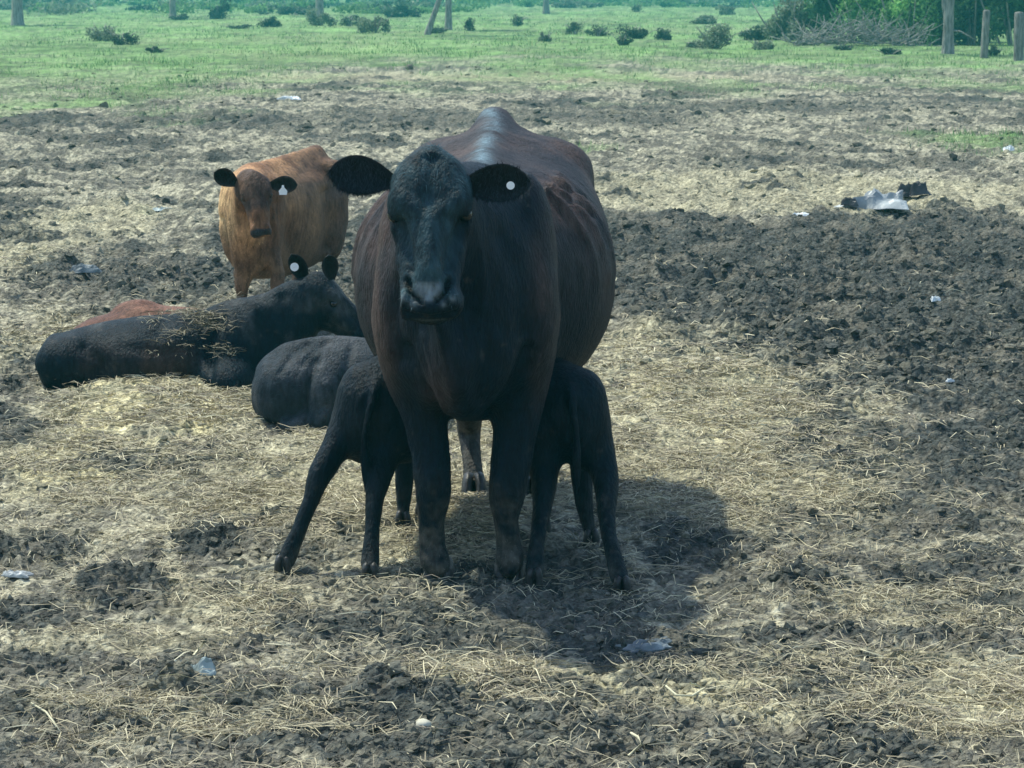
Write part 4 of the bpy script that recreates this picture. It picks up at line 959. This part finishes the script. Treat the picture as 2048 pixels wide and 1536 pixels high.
# ------------------------------------------------------------------ rubbish and stones lying about
def crumple(name, w, d, h, mat, seed, n=14, folds=3.0, fold_dir=.5):
    """crumpled sheet with thickness"""
    u = np.linspace(-1, 1, n); U, Vv = np.meshgrid(u, u, indexing='ij'); x = U.ravel(); y = Vv.ravel(); r_ = np.random.default_rng(seed)
    out = 1+.35*vn2(x*1.7+seed, y*1.7, seed); px = x*w/2*out; py = y*d/2*out
    rid = 1-np.abs(vn2(x*folds*.6+seed*3.1, y*folds*.6+x*fold_dir, seed+1))*1.6
    z = h*np.clip(.25+.75*rid*(1-.55*(x*x+y*y)/2)+.25*vn2(x*4, y*4, seed+2), .0, 1.2)*(1-.8*sm(.75, 1, np.maximum(np.abs(x), np.abs(y))))
    a = np.stack((px, py, z+.004), 1); b_ = a-np.array((0, 0, .004)); V = np.vstack((a, b_)); idx = np.arange(n*n).reshape(n, n)
    q = np.stack((idx[:-1, :-1], idx[1:, :-1], idx[1:, 1:], idx[:-1, 1:]), -1).reshape(-1, 4)
    bd = np.concatenate((idx[0, :], idx[1:, -1], idx[-1, -2::-1], idx[-2:0:-1, 0])); sd_ = np.stack((bd, np.roll(bd, -1), np.roll(bd, -1)+n*n, bd+n*n), 1)
    return mesh(name, V, np.vstack((q, q[:, ::-1]+n*n, sd_)), smooth=False)
def scrap(name, px, py, wpx, hpx, mat, label, cat, seed, depth=None, group=None, sink=0, folds=3.0):
    g = G(px, py); s = g[1]/FPX; w = wpx*s; h = hpx*s*.9; d = depth if depth else w*.55
    me = crumple(name, w, d, h, mat, seed, 18 if wpx > 60 else 12, folds); gz = float(hz(g[0], g[1])[0])
    o = obj(name, me, mat, loc=(g[0], g[1], max(gz, -.01)+.006-sink)); o.rotation_euler = (0, 0, (seed*1.3) % 1.0-.5)
    return tag(o, label, cat, group)
scrap('plastic_sheet', 1752, 425, 130, 44, M_plastic, 'torn grey plastic sheet peaked up on the ground at far right', 'plastic sheet', 5)
scrap('plastic_bag', 1608, 442, 60, 20, M_white, 'crumpled white plastic bag left of the torn grey sheet', 'plastic bag', 8)
scrap('dark_rag', 1826, 400, 62, 30, M_dark, 'dark crumpled rag lying behind the grey plastic sheet', 'rag', 9)
scrap('dark_rag', 1700, 428, 34, 18, M_dark, 'small dark rag between the white bag and the grey sheet', 'rag', 10)
scrap('plastic_scrap', 2018, 305, 24, 11, M_white, 'white scrap on bare ground near the right edge of the photo', 'plastic scrap', 12)
scrap('plastic_scrap', 1870, 628, 20, 12, M_white, 'small white scrap in the dark pocked mud on the right', 'plastic scrap', 13)
scrap('plastic_scrap', 730, 500, 20, 13, M_white, 'small white scrap between the brown calf and the cow', 'plastic scrap', 14)
scrap('plastic_scrap', 580, 200, 42, 9, M_white, 'long thin white scrap on bare ground far beyond the brown calf', 'plastic scrap', 15)
scrap('plastic_scrap', 1900, 784, 16, 9, M_white, 'tiny white scrap in the mud below the other white scrap on the right', 'plastic scrap', 16)
scrap('plastic_scrap', 322, 426, 44, 9, M_blue, 'flat pale blue scrap left of the brown calf', 'plastic scrap', 17)
scrap('plastic_sheet', 172, 562, 64, 18, M_dim, 'blue grey plastic crumpled beyond the lying black calf, near the left edge', 'plastic sheet', 18)
scrap('plastic_sheet', 385, 1372, 90, 34, M_blue, 'pale blue torn plastic half buried in the mud at lower left', 'plastic sheet', 19, sink=.01)
scrap('plastic_sheet', 1300, 1300, 110, 14, M_dim, 'bluish grey mud trodden flat in front of the right calf', 'plastic sheet', 23, sink=.012)  # crumpled sheet shape used for a patch of bluish mud
scrap('plastic_scrap', 30, 1170, 60, 9, M_plastic, 'flat grey strip lying at the left edge of the photo', 'plastic scrap', 24)
def stone(px, py, r, label, seed, mat=M_stone, nm='stone', cat='stone', flat=.8):
    v, f = ico2(); v = v*(1+.35*fbm3(v*1.7+seed, seed, 2))[:, None]*np.array((r, r*.85, r*flat)); g = G(px, py)
    o = obj(nm, mesh(nm, v, f), mat, loc=(g[0], g[1], float(hz(g[0], g[1])[0])+r*.35)); return tag(o, label, cat)
stone(846, 1462, .021, 'pale stone lying on the dark mud at the bottom centre', 3)
stone(150, 850, .014, 'small black stone in the pale straw left of the calves', 5, M_dark)
stone(1435, 745, .022, 'yellowish stone at the edge of the straw right of the cow', 6)
# single stalks that stand out
def stalk(pts, label, r=.003):
    Q = np.array([P(a, b_, y) for (a, b_, y) in pts]); V = []; F = []
    for i, p in enumerate(Q):
        d = _unit(Q[min(i+1, len(Q)-1)]-Q[max(i-1, 0)]); u = _unit(np.cross(d, (0, 0, 1.)+np.array((.01, .2, 0)))); v = np.cross(d, u)
        V += [p+u*r*math.cos(a)+v*r*math.sin(a) for a in np.linspace(0, 2*np.pi, 6, endpoint=False)]
        if i: F += [((i-1)*6+j, (i-1)*6+(j+1) % 6, i*6+(j+1) % 6, i*6+j) for j in range(6)]
    V = np.array(V); c_ = V.mean(0); c_[2] = 0
    tint = np.tile(np.array((.58, .54, .36)), (len(V), 1))
    return tag(obj('straw_stalk', mesh('straw_stalk', V-c_, np.array(F), tint), M_straw, loc=c_), label, 'stalk')
def gy(px, py, lift=0):
    g = G(px, py); z = float(hz(g[0], g[1])[0])+lift; return g, z
def gstalk(pix, label, r=.003):
    out = []
    for (a, b_, l) in pix:
        Yv = G(a, b_)[1]
        for _ in range(3):
            p_ = P(a, b_, Yv); z = float(hz(p_[0], p_[1])[0])+l
            Yv = (CAM_H-z)/(-ray(a, b_)[2])*ray(a, b_)[1]
        out.append((a, b_, Yv))
    return stalk(out, label, r)
gstalk([(1262, 1466, .02), (1276, 1474, .035), (1284, 1488, .03), (1270, 1500, .012), (1256, 1512, .004)], 'bent pale stalk on the ground at the bottom, right of the pale stone', .0032)
gstalk([(62, 1406, .012), (92, 1424, .018), (106, 1442, .02), (120, 1464, .006)], 'pale bent stalk at the lower left corner', .0028)
gstalk([(1332, 1372, .012), (1352, 1390, .02), (1384, 1392, .02), (1408, 1376, .014), (1380, 1366, .02)], 'looped pale stalk lying below the right calf', .003)
gstalk([(1792, 1352, .03), (1798, 1368, .02), (1796, 1382, .006)], 'short upright pale stalk at lower right', .003)
gstalk([(380, 1320, .004), (396, 1300, .03), (408, 1284, .06)], 'grey stalk sticking up above the blue plastic at lower left', .0035)

# ------------------------------------------------------------------ background: posts, trees, shrubs, brushwood
def tube(pts, rad, n=9, seed=0, rough=.12):
    Q = np.array(pts, float); rad = np.array(rad, float); V = []; F = []
    for i, p in enumerate(Q):
        d = _unit(Q[min(i+1, len(Q)-1)]-Q[max(i-1, 0)]); ref = np.array((0, 1., 0)) if abs(d[1]) < .9 else np.array((1., 0, 0)); u = _unit(np.cross(d, ref)); v = np.cross(d, u)
        a = np.linspace(0, 2*np.pi, n, endpoint=False); rr = rad[i]*(1+rough*np.array([math.sin(3*x+seed+i*.7)*.5+math.sin(5*x-seed*2+i)*.5 for x in a]))
        V += [p+u*rr[j]*math.cos(a[j])+v*rr[j]*math.sin(a[j]) for j in range(n)]
        if i: F += [((i-1)*n+j, (i-1)*n+(j+1) % n, i*n+(j+1) % n, i*n+j) for j in range(n)]
    V.append(Q[-1]+_unit(Q[-1]-Q[-2])*rad[-1]*.1); tp = len(V)-1; k = (len(Q)-1)*n
    T = [(k+j, k+(j+1) % n, tp) for j in range(n)]
    return np.array(V), np.array(F), np.array(T)
def join_tubes(L):
    V = []; F = []; T = []; off = 0
    for v, f, t_ in L: V.append(v); F.append(f+off); T.append(t_+off); off += len(v)
    return np.vstack(V), [np.vstack(F), np.vstack(T)]
def leaf_cloud(n, centre, rad, size, cols, seed, clumps=14, hollow=.35, flatb=True):
    r_ = np.random.default_rng(seed); cen = r_.normal(size=(clumps, 3)); cen /= np.linalg.norm(cen, axis=1)[:, None]; cen *= (r_.uniform(hollow, .85, (clumps, 1)))
    if flatb: cen[:, 2] = np.abs(cen[:, 2])*1.2-.42
    cr = r_.uniform(.22, .46, clumps); k = r_.integers(0, clumps, n); d = r_.normal(size=(n, 3)); d /= np.linalg.norm(d, axis=1)[:, None]
    p = (cen[k]+d*(cr[k]*r_.random(n)**.4)[:, None])*np.asarray(rad)+np.asarray(centre)
    a = r_.normal(size=(n, 3)); a /= np.linalg.norm(a, axis=1)[:, None]; b_ = np.cross(a, r_.normal(size=(n, 3))); b_ /= np.linalg.norm(b_, axis=1)[:, None]
    s = size*r_.uniform(.6, 1.4, n)[:, None]
    V = np.stack((p-a*s, p+b_*s*.5, p+a*s, p-b_*s*.5), 1).reshape(-1, 3)
    t_ = r_.random(n)[:, None]; c_ = np.array(cols[0])*(1-t_)+np.array(cols[1])*t_; c_ = c_*(.75+.5*r_.random(clumps)[k])[:, None]
    return V, np.arange(4*n).reshape(-1, 4), np.repeat(c_, 4, 0)
def shrub(px, py, wpx, hpx, label, seed, cols=((.05, .085, .05), (.10, .15, .085)), group='dark tussock shrubs dotted over the pasture', n=900, nm='shrub'):
    g = G(px, py); s = g[1]/FPX; w, h = wpx*s, hpx*s
    r = thing(nm, (g[0], g[1], 0), label, 'shrub', group)
    V, F, c_ = leaf_cloud(n, (0, 0, h*.42), (w*.62, w*.5, h*.72), max(.035, w*.045), cols, seed, 10, .2)
    V[:, 2] = np.maximum(V[:, 2], -.02); obj('foliage', mesh('foliage', V, F, c_, False), M_leaf, r)
    rr = np.random.default_rng(seed); L = []
    for _ in range(9):
        e = rr.normal(size=3)*np.array((w*.35, w*.3, 0)); L.append(tube([(e[0]*.15, e[1]*.15, -.03), (e[0]*.6, e[1]*.6, h*.5), (e[0], e[1], h*rr.uniform(.6, .9))], [.02, .014, .006], 5, 1))
    V, F = join_tubes(L); obj('stem', mesh('stem', V, F), M_bark, r)
G1 = ((.045, .080, .05), (.09, .14, .085)); G2 = ((.14, .19, .12), (.26, .31, .21)); G3 = ((.12, .24, .08), (.22, .36, .14))
SH = [(205, 82, 60, 42, G2, 'grey green twiggy shrub left of a darker shrub, upper left of the photo'), (246, 90, 50, 36, G1, 'dark green shrub beside the grey twiggy one, upper left of the photo'),
      (310, 106, 34, 14, G1, 'low dark tussock just below the upper left pair of shrubs'), (938, 62, 32, 30, G1, 'small round dark shrub right of the two thin trunks'),
      (1034, 52, 34, 26, G1, 'small dark shrub between the thin trunks and the dark stem'), (1148, 69, 40, 30, G1, 'dark round shrub, first of the row right of centre'),
      (1194, 73, 44, 26, G1, 'low dark shrub, second of the row right of centre'), (1244, 90, 38, 24, G1, 'small shrub standing nearest in the row right of centre'),
      (1268, 78, 60, 32, G1, 'broad dark shrub in the middle of the row right of centre'), (1328, 80, 46, 28, G1, 'dark shrub with a raised right side ending the row right of centre'),
      (1430, 97, 84, 52, G2, 'large grey green shrub standing by itself right of the row'), (1396, 94, 60, 14, G1, 'low dark growth at the foot of the large grey green shrub'), (1518, 80, 66, 34, G1, 'wide dark shrub left of the brushwood'),
      (1524, 99, 44, 24, G2, 'small grey shrub in front of the wide dark shrub'), (1092, 84, 24, 26, G2, 'thin pale shrub below the dark stem'), (1275, 25, 24, 24, G1, 'tiny dark shrub far out on the pasture above the row'),
      (640, 52, 60, 40, G2, 'grey bush among the far undergrowth left of the thin trunks'), (440, 38, 52, 44, G1, 'dark bush far off left of centre'), (700, 52, 40, 26, G1, 'dark low bush in the far undergrowth'), (750, 66, 70, 44, G2, 'broad grey green bush left of the leaning trunk'),
      (875, 66, 50, 16, G1, 'low dark growth at the foot of the leaning trunk'), (480, 58, 44, 10, G1, 'low dark patch right of the far dark bush'), (540, 54, 50, 24, G1, 'low dark bush left of the grey bush'), (1780, 108, 46, 12, G1, 'low green tuft in front of the brushwood'),
      (1690, 100, 34, 10, G1, 'low tuft left of the other one in front of the brushwood'), (590, 30, 60, 22, G1, 'dark bush at the top, left of the grey bush'), (800, 34, 80, 30, G1, 'dark bush at the top behind the broad grey green bush'), (360, 40, 44, 14, G1, 'low growth around the thin trunk at upper left'),
      (1130, 16, 60, 20, G2, 'pale bush at the top behind the dark stem'), (1450, 30, 50, 18, G2, 'pale bush at the top above the large grey green shrub'), (1985, 112, 30, 20, G1, 'dark shrub between the two posts'), (120, 12, 90, 14, G1, 'dark bush at the top right of the thick trunk'), (1410, 48, 60, 18, G2, 'faint pale bush above the large grey green shrub')]
for i, (a, b_, w, h, cc, lb) in enumerate(SH): shrub(a, b_, w, h, lb, 100+i, cc, n=1100 if w > 45 else 700)

def tree(px, py, wpx, label, seed, lean=0, height_=6.5, crown=True, extra=None, mat=None):
    g = G(px, py); s = g[1]/FPX; r0 = wpx*s/2; rr = np.random.default_rng(seed)
    t_ = thing('tree', (g[0], g[1], 0), label, 'tree', None)
    pts = [(0, 0, -.1), (0, 0, .12), (lean*.4, 0, .6), (lean, 0, 1.3), (lean*1.6, .05, 2.4), (lean*2.1, .1, height_*.7)]
    rad = [r0*1.45, r0*1.2, r0, r0*.95, r0*.8, r0*.35]; L = [tube(pts, rad, 12, seed, .10)]
    ends = []
    for _ in range(6):
        z0 = rr.uniform(2.0, height_*.6); a = rr.uniform(0, 6.28); ln = rr.uniform(.9, 1.9); x0 = lean*1.5
        e = (x0+math.cos(a)*ln, math.sin(a)*ln, z0+rr.uniform(.6, 1.4)); L.append(tube([(x0, 0, z0), ((x0+e[0])/2, e[1]/2, z0+.4), e], [r0*.4, r0*.25, r0*.1], 6, seed)); ends.append(e)
    if extra: L += extra
    V, F = join_tubes(L); obj('trunk', mesh('trunk', V, F), mat or M_bark, t_)
    V, F, c_ = leaf_cloud(2200, (lean*2, 0, height_*.72), (2.2, 2.0, height_*.30), .10, ((.05, .10, .035), (.10, .17, .06)), seed, 16, .3, False)
    obj('crown', mesh('crown', V, F, c_, False), M_leaf, t_)
tree(36, 51, 22, 'thick grey tree trunk at the upper left corner', 201)
tree(346, 37, 12, 'thin dark trunk upper left with low growth at its foot', 202)
tree(856, 70, 11, 'thin trunk leaning right, beside a straight thin trunk at top centre', 203, lean=.42)
tree(897, 60, 13, 'straight thin trunk right of the leaning one at top centre', 204)
tree(1092, 28, 12, 'short dark stem at the top right of centre', 205)
tree(640, 40, 16, 'greyish trunk half hidden by the grey bush at the top', 207)
g = G(1895, 108)
br = [tube([(.12, 0, .62), (.32, -.02, .60), (.55, -.04, .48), (.75, -.05, .36)], [.03, .024, .018, .008], 6, 2), tube([(-.08, 0, .95), (-.14, 0, 1.3), (-.16, 0, 2.2)], [.05, .05, .03], 7, 3), tube([(.02, 0, .95), (.09, 0, 1.3), (.2, 0, 2.6)], [.06, .055, .03], 7, 4)]
tree(1895, 108, 21, 'pale forked tree trunk standing in front of the thicket at upper right', 206, extra=br)
def post(px, py, wpx, hpx, label, seed, lean=0):
    g = G(px, py); s = g[1]/FPX; h = hpx*s; r0 = wpx*s/2
    V, F, T = tube([(0, 0, -.2), (0, 0, 0), (lean*.5, 0, h*.5), (lean, 0, h*.97), (lean, 0, h)], [r0*1.05, r0*1.05, r0, r0*.96, r0*.8], 12, seed, .06)
    o = obj('fence_post', mesh('fence_post', V, [F, T]), M_wood, loc=(g[0], g[1], 0)); tag(o, label, 'post', 'weathered posts at the edge of the thicket')
post(1968, 116, 15, 94, 'weathered wooden post right of the forked trunk', 3, .03)
post(2037, 121, 20, 95, 'thicker weathered post at the right edge of the photo', 5, -.02)

# brushwood heap: dead branches
def brush():
    g = G(1705, 91); s = g[1]/FPX; rr = np.random.default_rng(9); r = thing('brushwood', (g[0], g[1], 0), 'heap of pale dead branches leaning in front of the green thicket', 'brushwood')
    L = []
    for i in range(130):
        x0 = rr.uniform(-115, 115)*s; y0 = rr.uniform(-.5, .7); a = rr.uniform(.02, .75); ln = rr.uniform(.4, 1.3); z0 = rr.uniform(-.02, .45)*max(0, 1-abs(x0/(130*s)))
        d = np.array((math.cos(a)*np.sign(rr.uniform(-.4, 1)), rr.normal(0, .35), abs(math.sin(a)))); p0 = np.array((x0, y0, z0)); p2 = p0+d*ln; p1 = (p0+p2)/2+rr.normal(0, .16, 3)
        if p2[2] < .05: p2[2] = .1
        w = rr.uniform(.010, .034); L.append(tube([p0, p1, p2], [w, w*.7, w*.3], 5, i))
        for _ in range(2):
            q = p1+rr.normal(0, .35, 3)+np.array((0, 0, .15)); L.append(tube([p1, (p1+q)/2+rr.normal(0, .03, 3), q], [w*.5, w*.35, w*.15], 4, i))
    V, F = join_tubes(L); o = obj('branches', mesh('branches', V, F), M_twig, r); tag(o, kind='stuff')
brush()
# thicket bushes on the right, tall beyond the frame
def bush(px, py, w, d, h, cols, label, seed, n=3600, sz=.075, dy=0):
    g = G(px, py); r = thing('bush', (g[0], g[1]+dy, 0), label, 'bush', 'bushes of the thicket at upper right')
    V, F, c_ = leaf_cloud(n, (0, 0, h*.48), (w*.72, d*.7, h*.66), sz, cols, seed, 26, .25); V[:, 2] = np.maximum(V[:, 2], .0)
    obj('foliage', mesh('foliage', V, F, c_, False), M_leaf, r)
    rr = np.random.default_rng(seed); L = []
    for _ in range(12):
        e = rr.normal(size=2)*np.array((w*.3, d*.3)); L.append(tube([(e[0]*.3, e[1]*.3, -.05), (e[0]*.7, e[1]*.7, h*.4), (e[0], e[1], h*.85)], [.04, .03, .01], 6, 1))
    V, F = join_tubes(L); obj('stem', mesh('stem', V, F), M_bark, r)
DG = ((.04, .10, .04), (.08, .17, .06)); BG = ((.13, .30, .08), (.26, .48, .15))
bush(1600, 84, 1.3, 1.2, 1.5, G2, 'grey green bush at the left end of the thicket', 301, dy=2)
bush(1672, 84, 1.5, 1.4, 2.2, DG, 'darker bush behind the left half of the brushwood', 302, dy=2.2)
bush(1755, 86, 1.9, 1.5, 2.5, BG, 'bright green bush overhanging the middle of the brushwood', 303, dy=1.3, n=6500)
bush(1835, 90, 1.5, 1.3, 2.5, BG, 'bright green bush left of the forked trunk', 304, dy=.9, n=6500)
bush(1900, 92, 1.8, 1.6, 3.0, DG, 'deep green bush behind the forked trunk', 305, dy=3, n=6400, sz=.09)
bush(1985, 94, 1.9, 1.6, 3.0, DG, 'deep green bush behind the two posts', 306, dy=3, n=6400, sz=.09)
bush(2075, 96, 2.0, 1.6, 3.2, DG, 'deep green bush cut by the right edge of the photo', 307, dy=3, n=6400, sz=.09)
bush(2165, 96, 2.4, 1.8, 3.4, DG, 'deep green bush beyond the right edge', 308, dy=3)
bush(1950, 94, 3.0, 1.2, 3.0, DG, 'dense dark shrubbery filling the gap far behind the posts', 309, dy=6, n=6000, sz=.12)
bush(1800, 92, 3.0, 1.2, 3.0, DG, 'dense dark shrubbery far behind the bright bushes', 310, dy=6, n=6000, sz=.12)
# far woodland that closes the view
def far_wood():
    r_ = np.random.default_rng(77); n = 26000
    X = r_.uniform(-170, 170, n); k = (X//7).astype(int); hh = 4.5+3.5*np.abs(np.sin(k*12.9898)*43758.5453 % 1)
    Y = 255+r_.uniform(-6, 14, n)+8*np.sin(X*.03); Z = hh*r_.random(n)**.8
    a = r_.normal(size=(n, 3)); a /= np.linalg.norm(a, axis=1)[:, None]; b_ = np.cross(a, r_.normal(size=(n, 3))); b_ /= np.linalg.norm(b_, axis=1)[:, None]; s = r_.uniform(.3, .8, (n, 1)); p = np.stack((X, Y, Z), 1)
    V = np.stack((p-a*s, p+b_*s*.6, p+a*s, p-b_*s*.6), 1).reshape(-1, 3); t_ = r_.random((n, 1)); c_ = np.array((.09, .17, .06))*(1-t_)+np.array((.17, .27, .10))*t_
    o = obj('far_woodland', mesh('far_woodland', V, np.arange(4*n).reshape(-1, 4), np.repeat(c_, 4, 0), False), M_leaf); tag(o, 'hazy green woodland closing the view at the very top', 'woodland', kind='stuff')
far_wood()
def undergrowth():
    """band of mixed low growth far out that reads as one mass"""
    r_ = np.random.default_rng(78); Vs = []; Fs = []; Cs = []; off = 0
    for i in range(150):
        px = r_.uniform(-150, 2100); py = r_.uniform(2, 30) if px < 1000 else r_.uniform(-2, 16); g = G(px, py); w = r_.uniform(1.2, 3.5); h = r_.uniform(.4, 1.2)
        cc = [G1, G2, G3, G3][r_.integers(0, 4)]; V, F, c_ = leaf_cloud(220, (g[0], g[1], h*.4), (w, w*.6, h*.7), .16, cc, 500+i, 8, .2); V[:, 2] = np.maximum(V[:, 2], 0)
        Vs.append(V); Fs.append(F+off); Cs.append(c_); off += len(V)
    o = obj('undergrowth', mesh('undergrowth', np.vstack(Vs), np.vstack(Fs), np.vstack(Cs), False), M_leaf); tag(o, 'mixed green and grey undergrowth along the top of the pasture', 'undergrowth', kind='stuff')
undergrowth()

# ------------------------------------------------------------------ haze
def haze():
    x0, x1, y0, y1, z0, z1 = -3200, 3200, -60, 760, -1.2, 11.5
    V = [(x, y, z) for x in (x0, x1) for y in (y0, y1) for z in (z0, z1)]
    F = [(0, 1, 3, 2), (4, 6, 7, 5), (0, 4, 5, 1), (2, 3, 7, 6), (0, 2, 6, 4), (1, 5, 7, 3)]
    me = bpy.data.meshes.new('haze'); me.from_pydata(V, [], F); me.update()
    m_ = bpy.data.materials.new('haze_air'); m_.use_nodes = True; t_ = m_.node_tree; t_.nodes.remove(t_.nodes['Principled BSDF'])
    v = t_.nodes.new('ShaderNodeVolumePrincipled'); v.inputs['Color'].default_value = (.10, .62, .60, 1); v.inputs['Density'].default_value = HAZE_DENS; v.inputs['Anisotropy'].default_value = .0
    t_.links.new(v.outputs[0], t_.nodes['Material Output'].inputs['Volume'])
    o = obj('haze', me, m_); tag(o, kind='stuff')
haze()
tri = sum(len(o.data.loops)-2*len(o.data.polygons) for o in S.objects if o.type == 'MESH'); print('TRIS', tri)
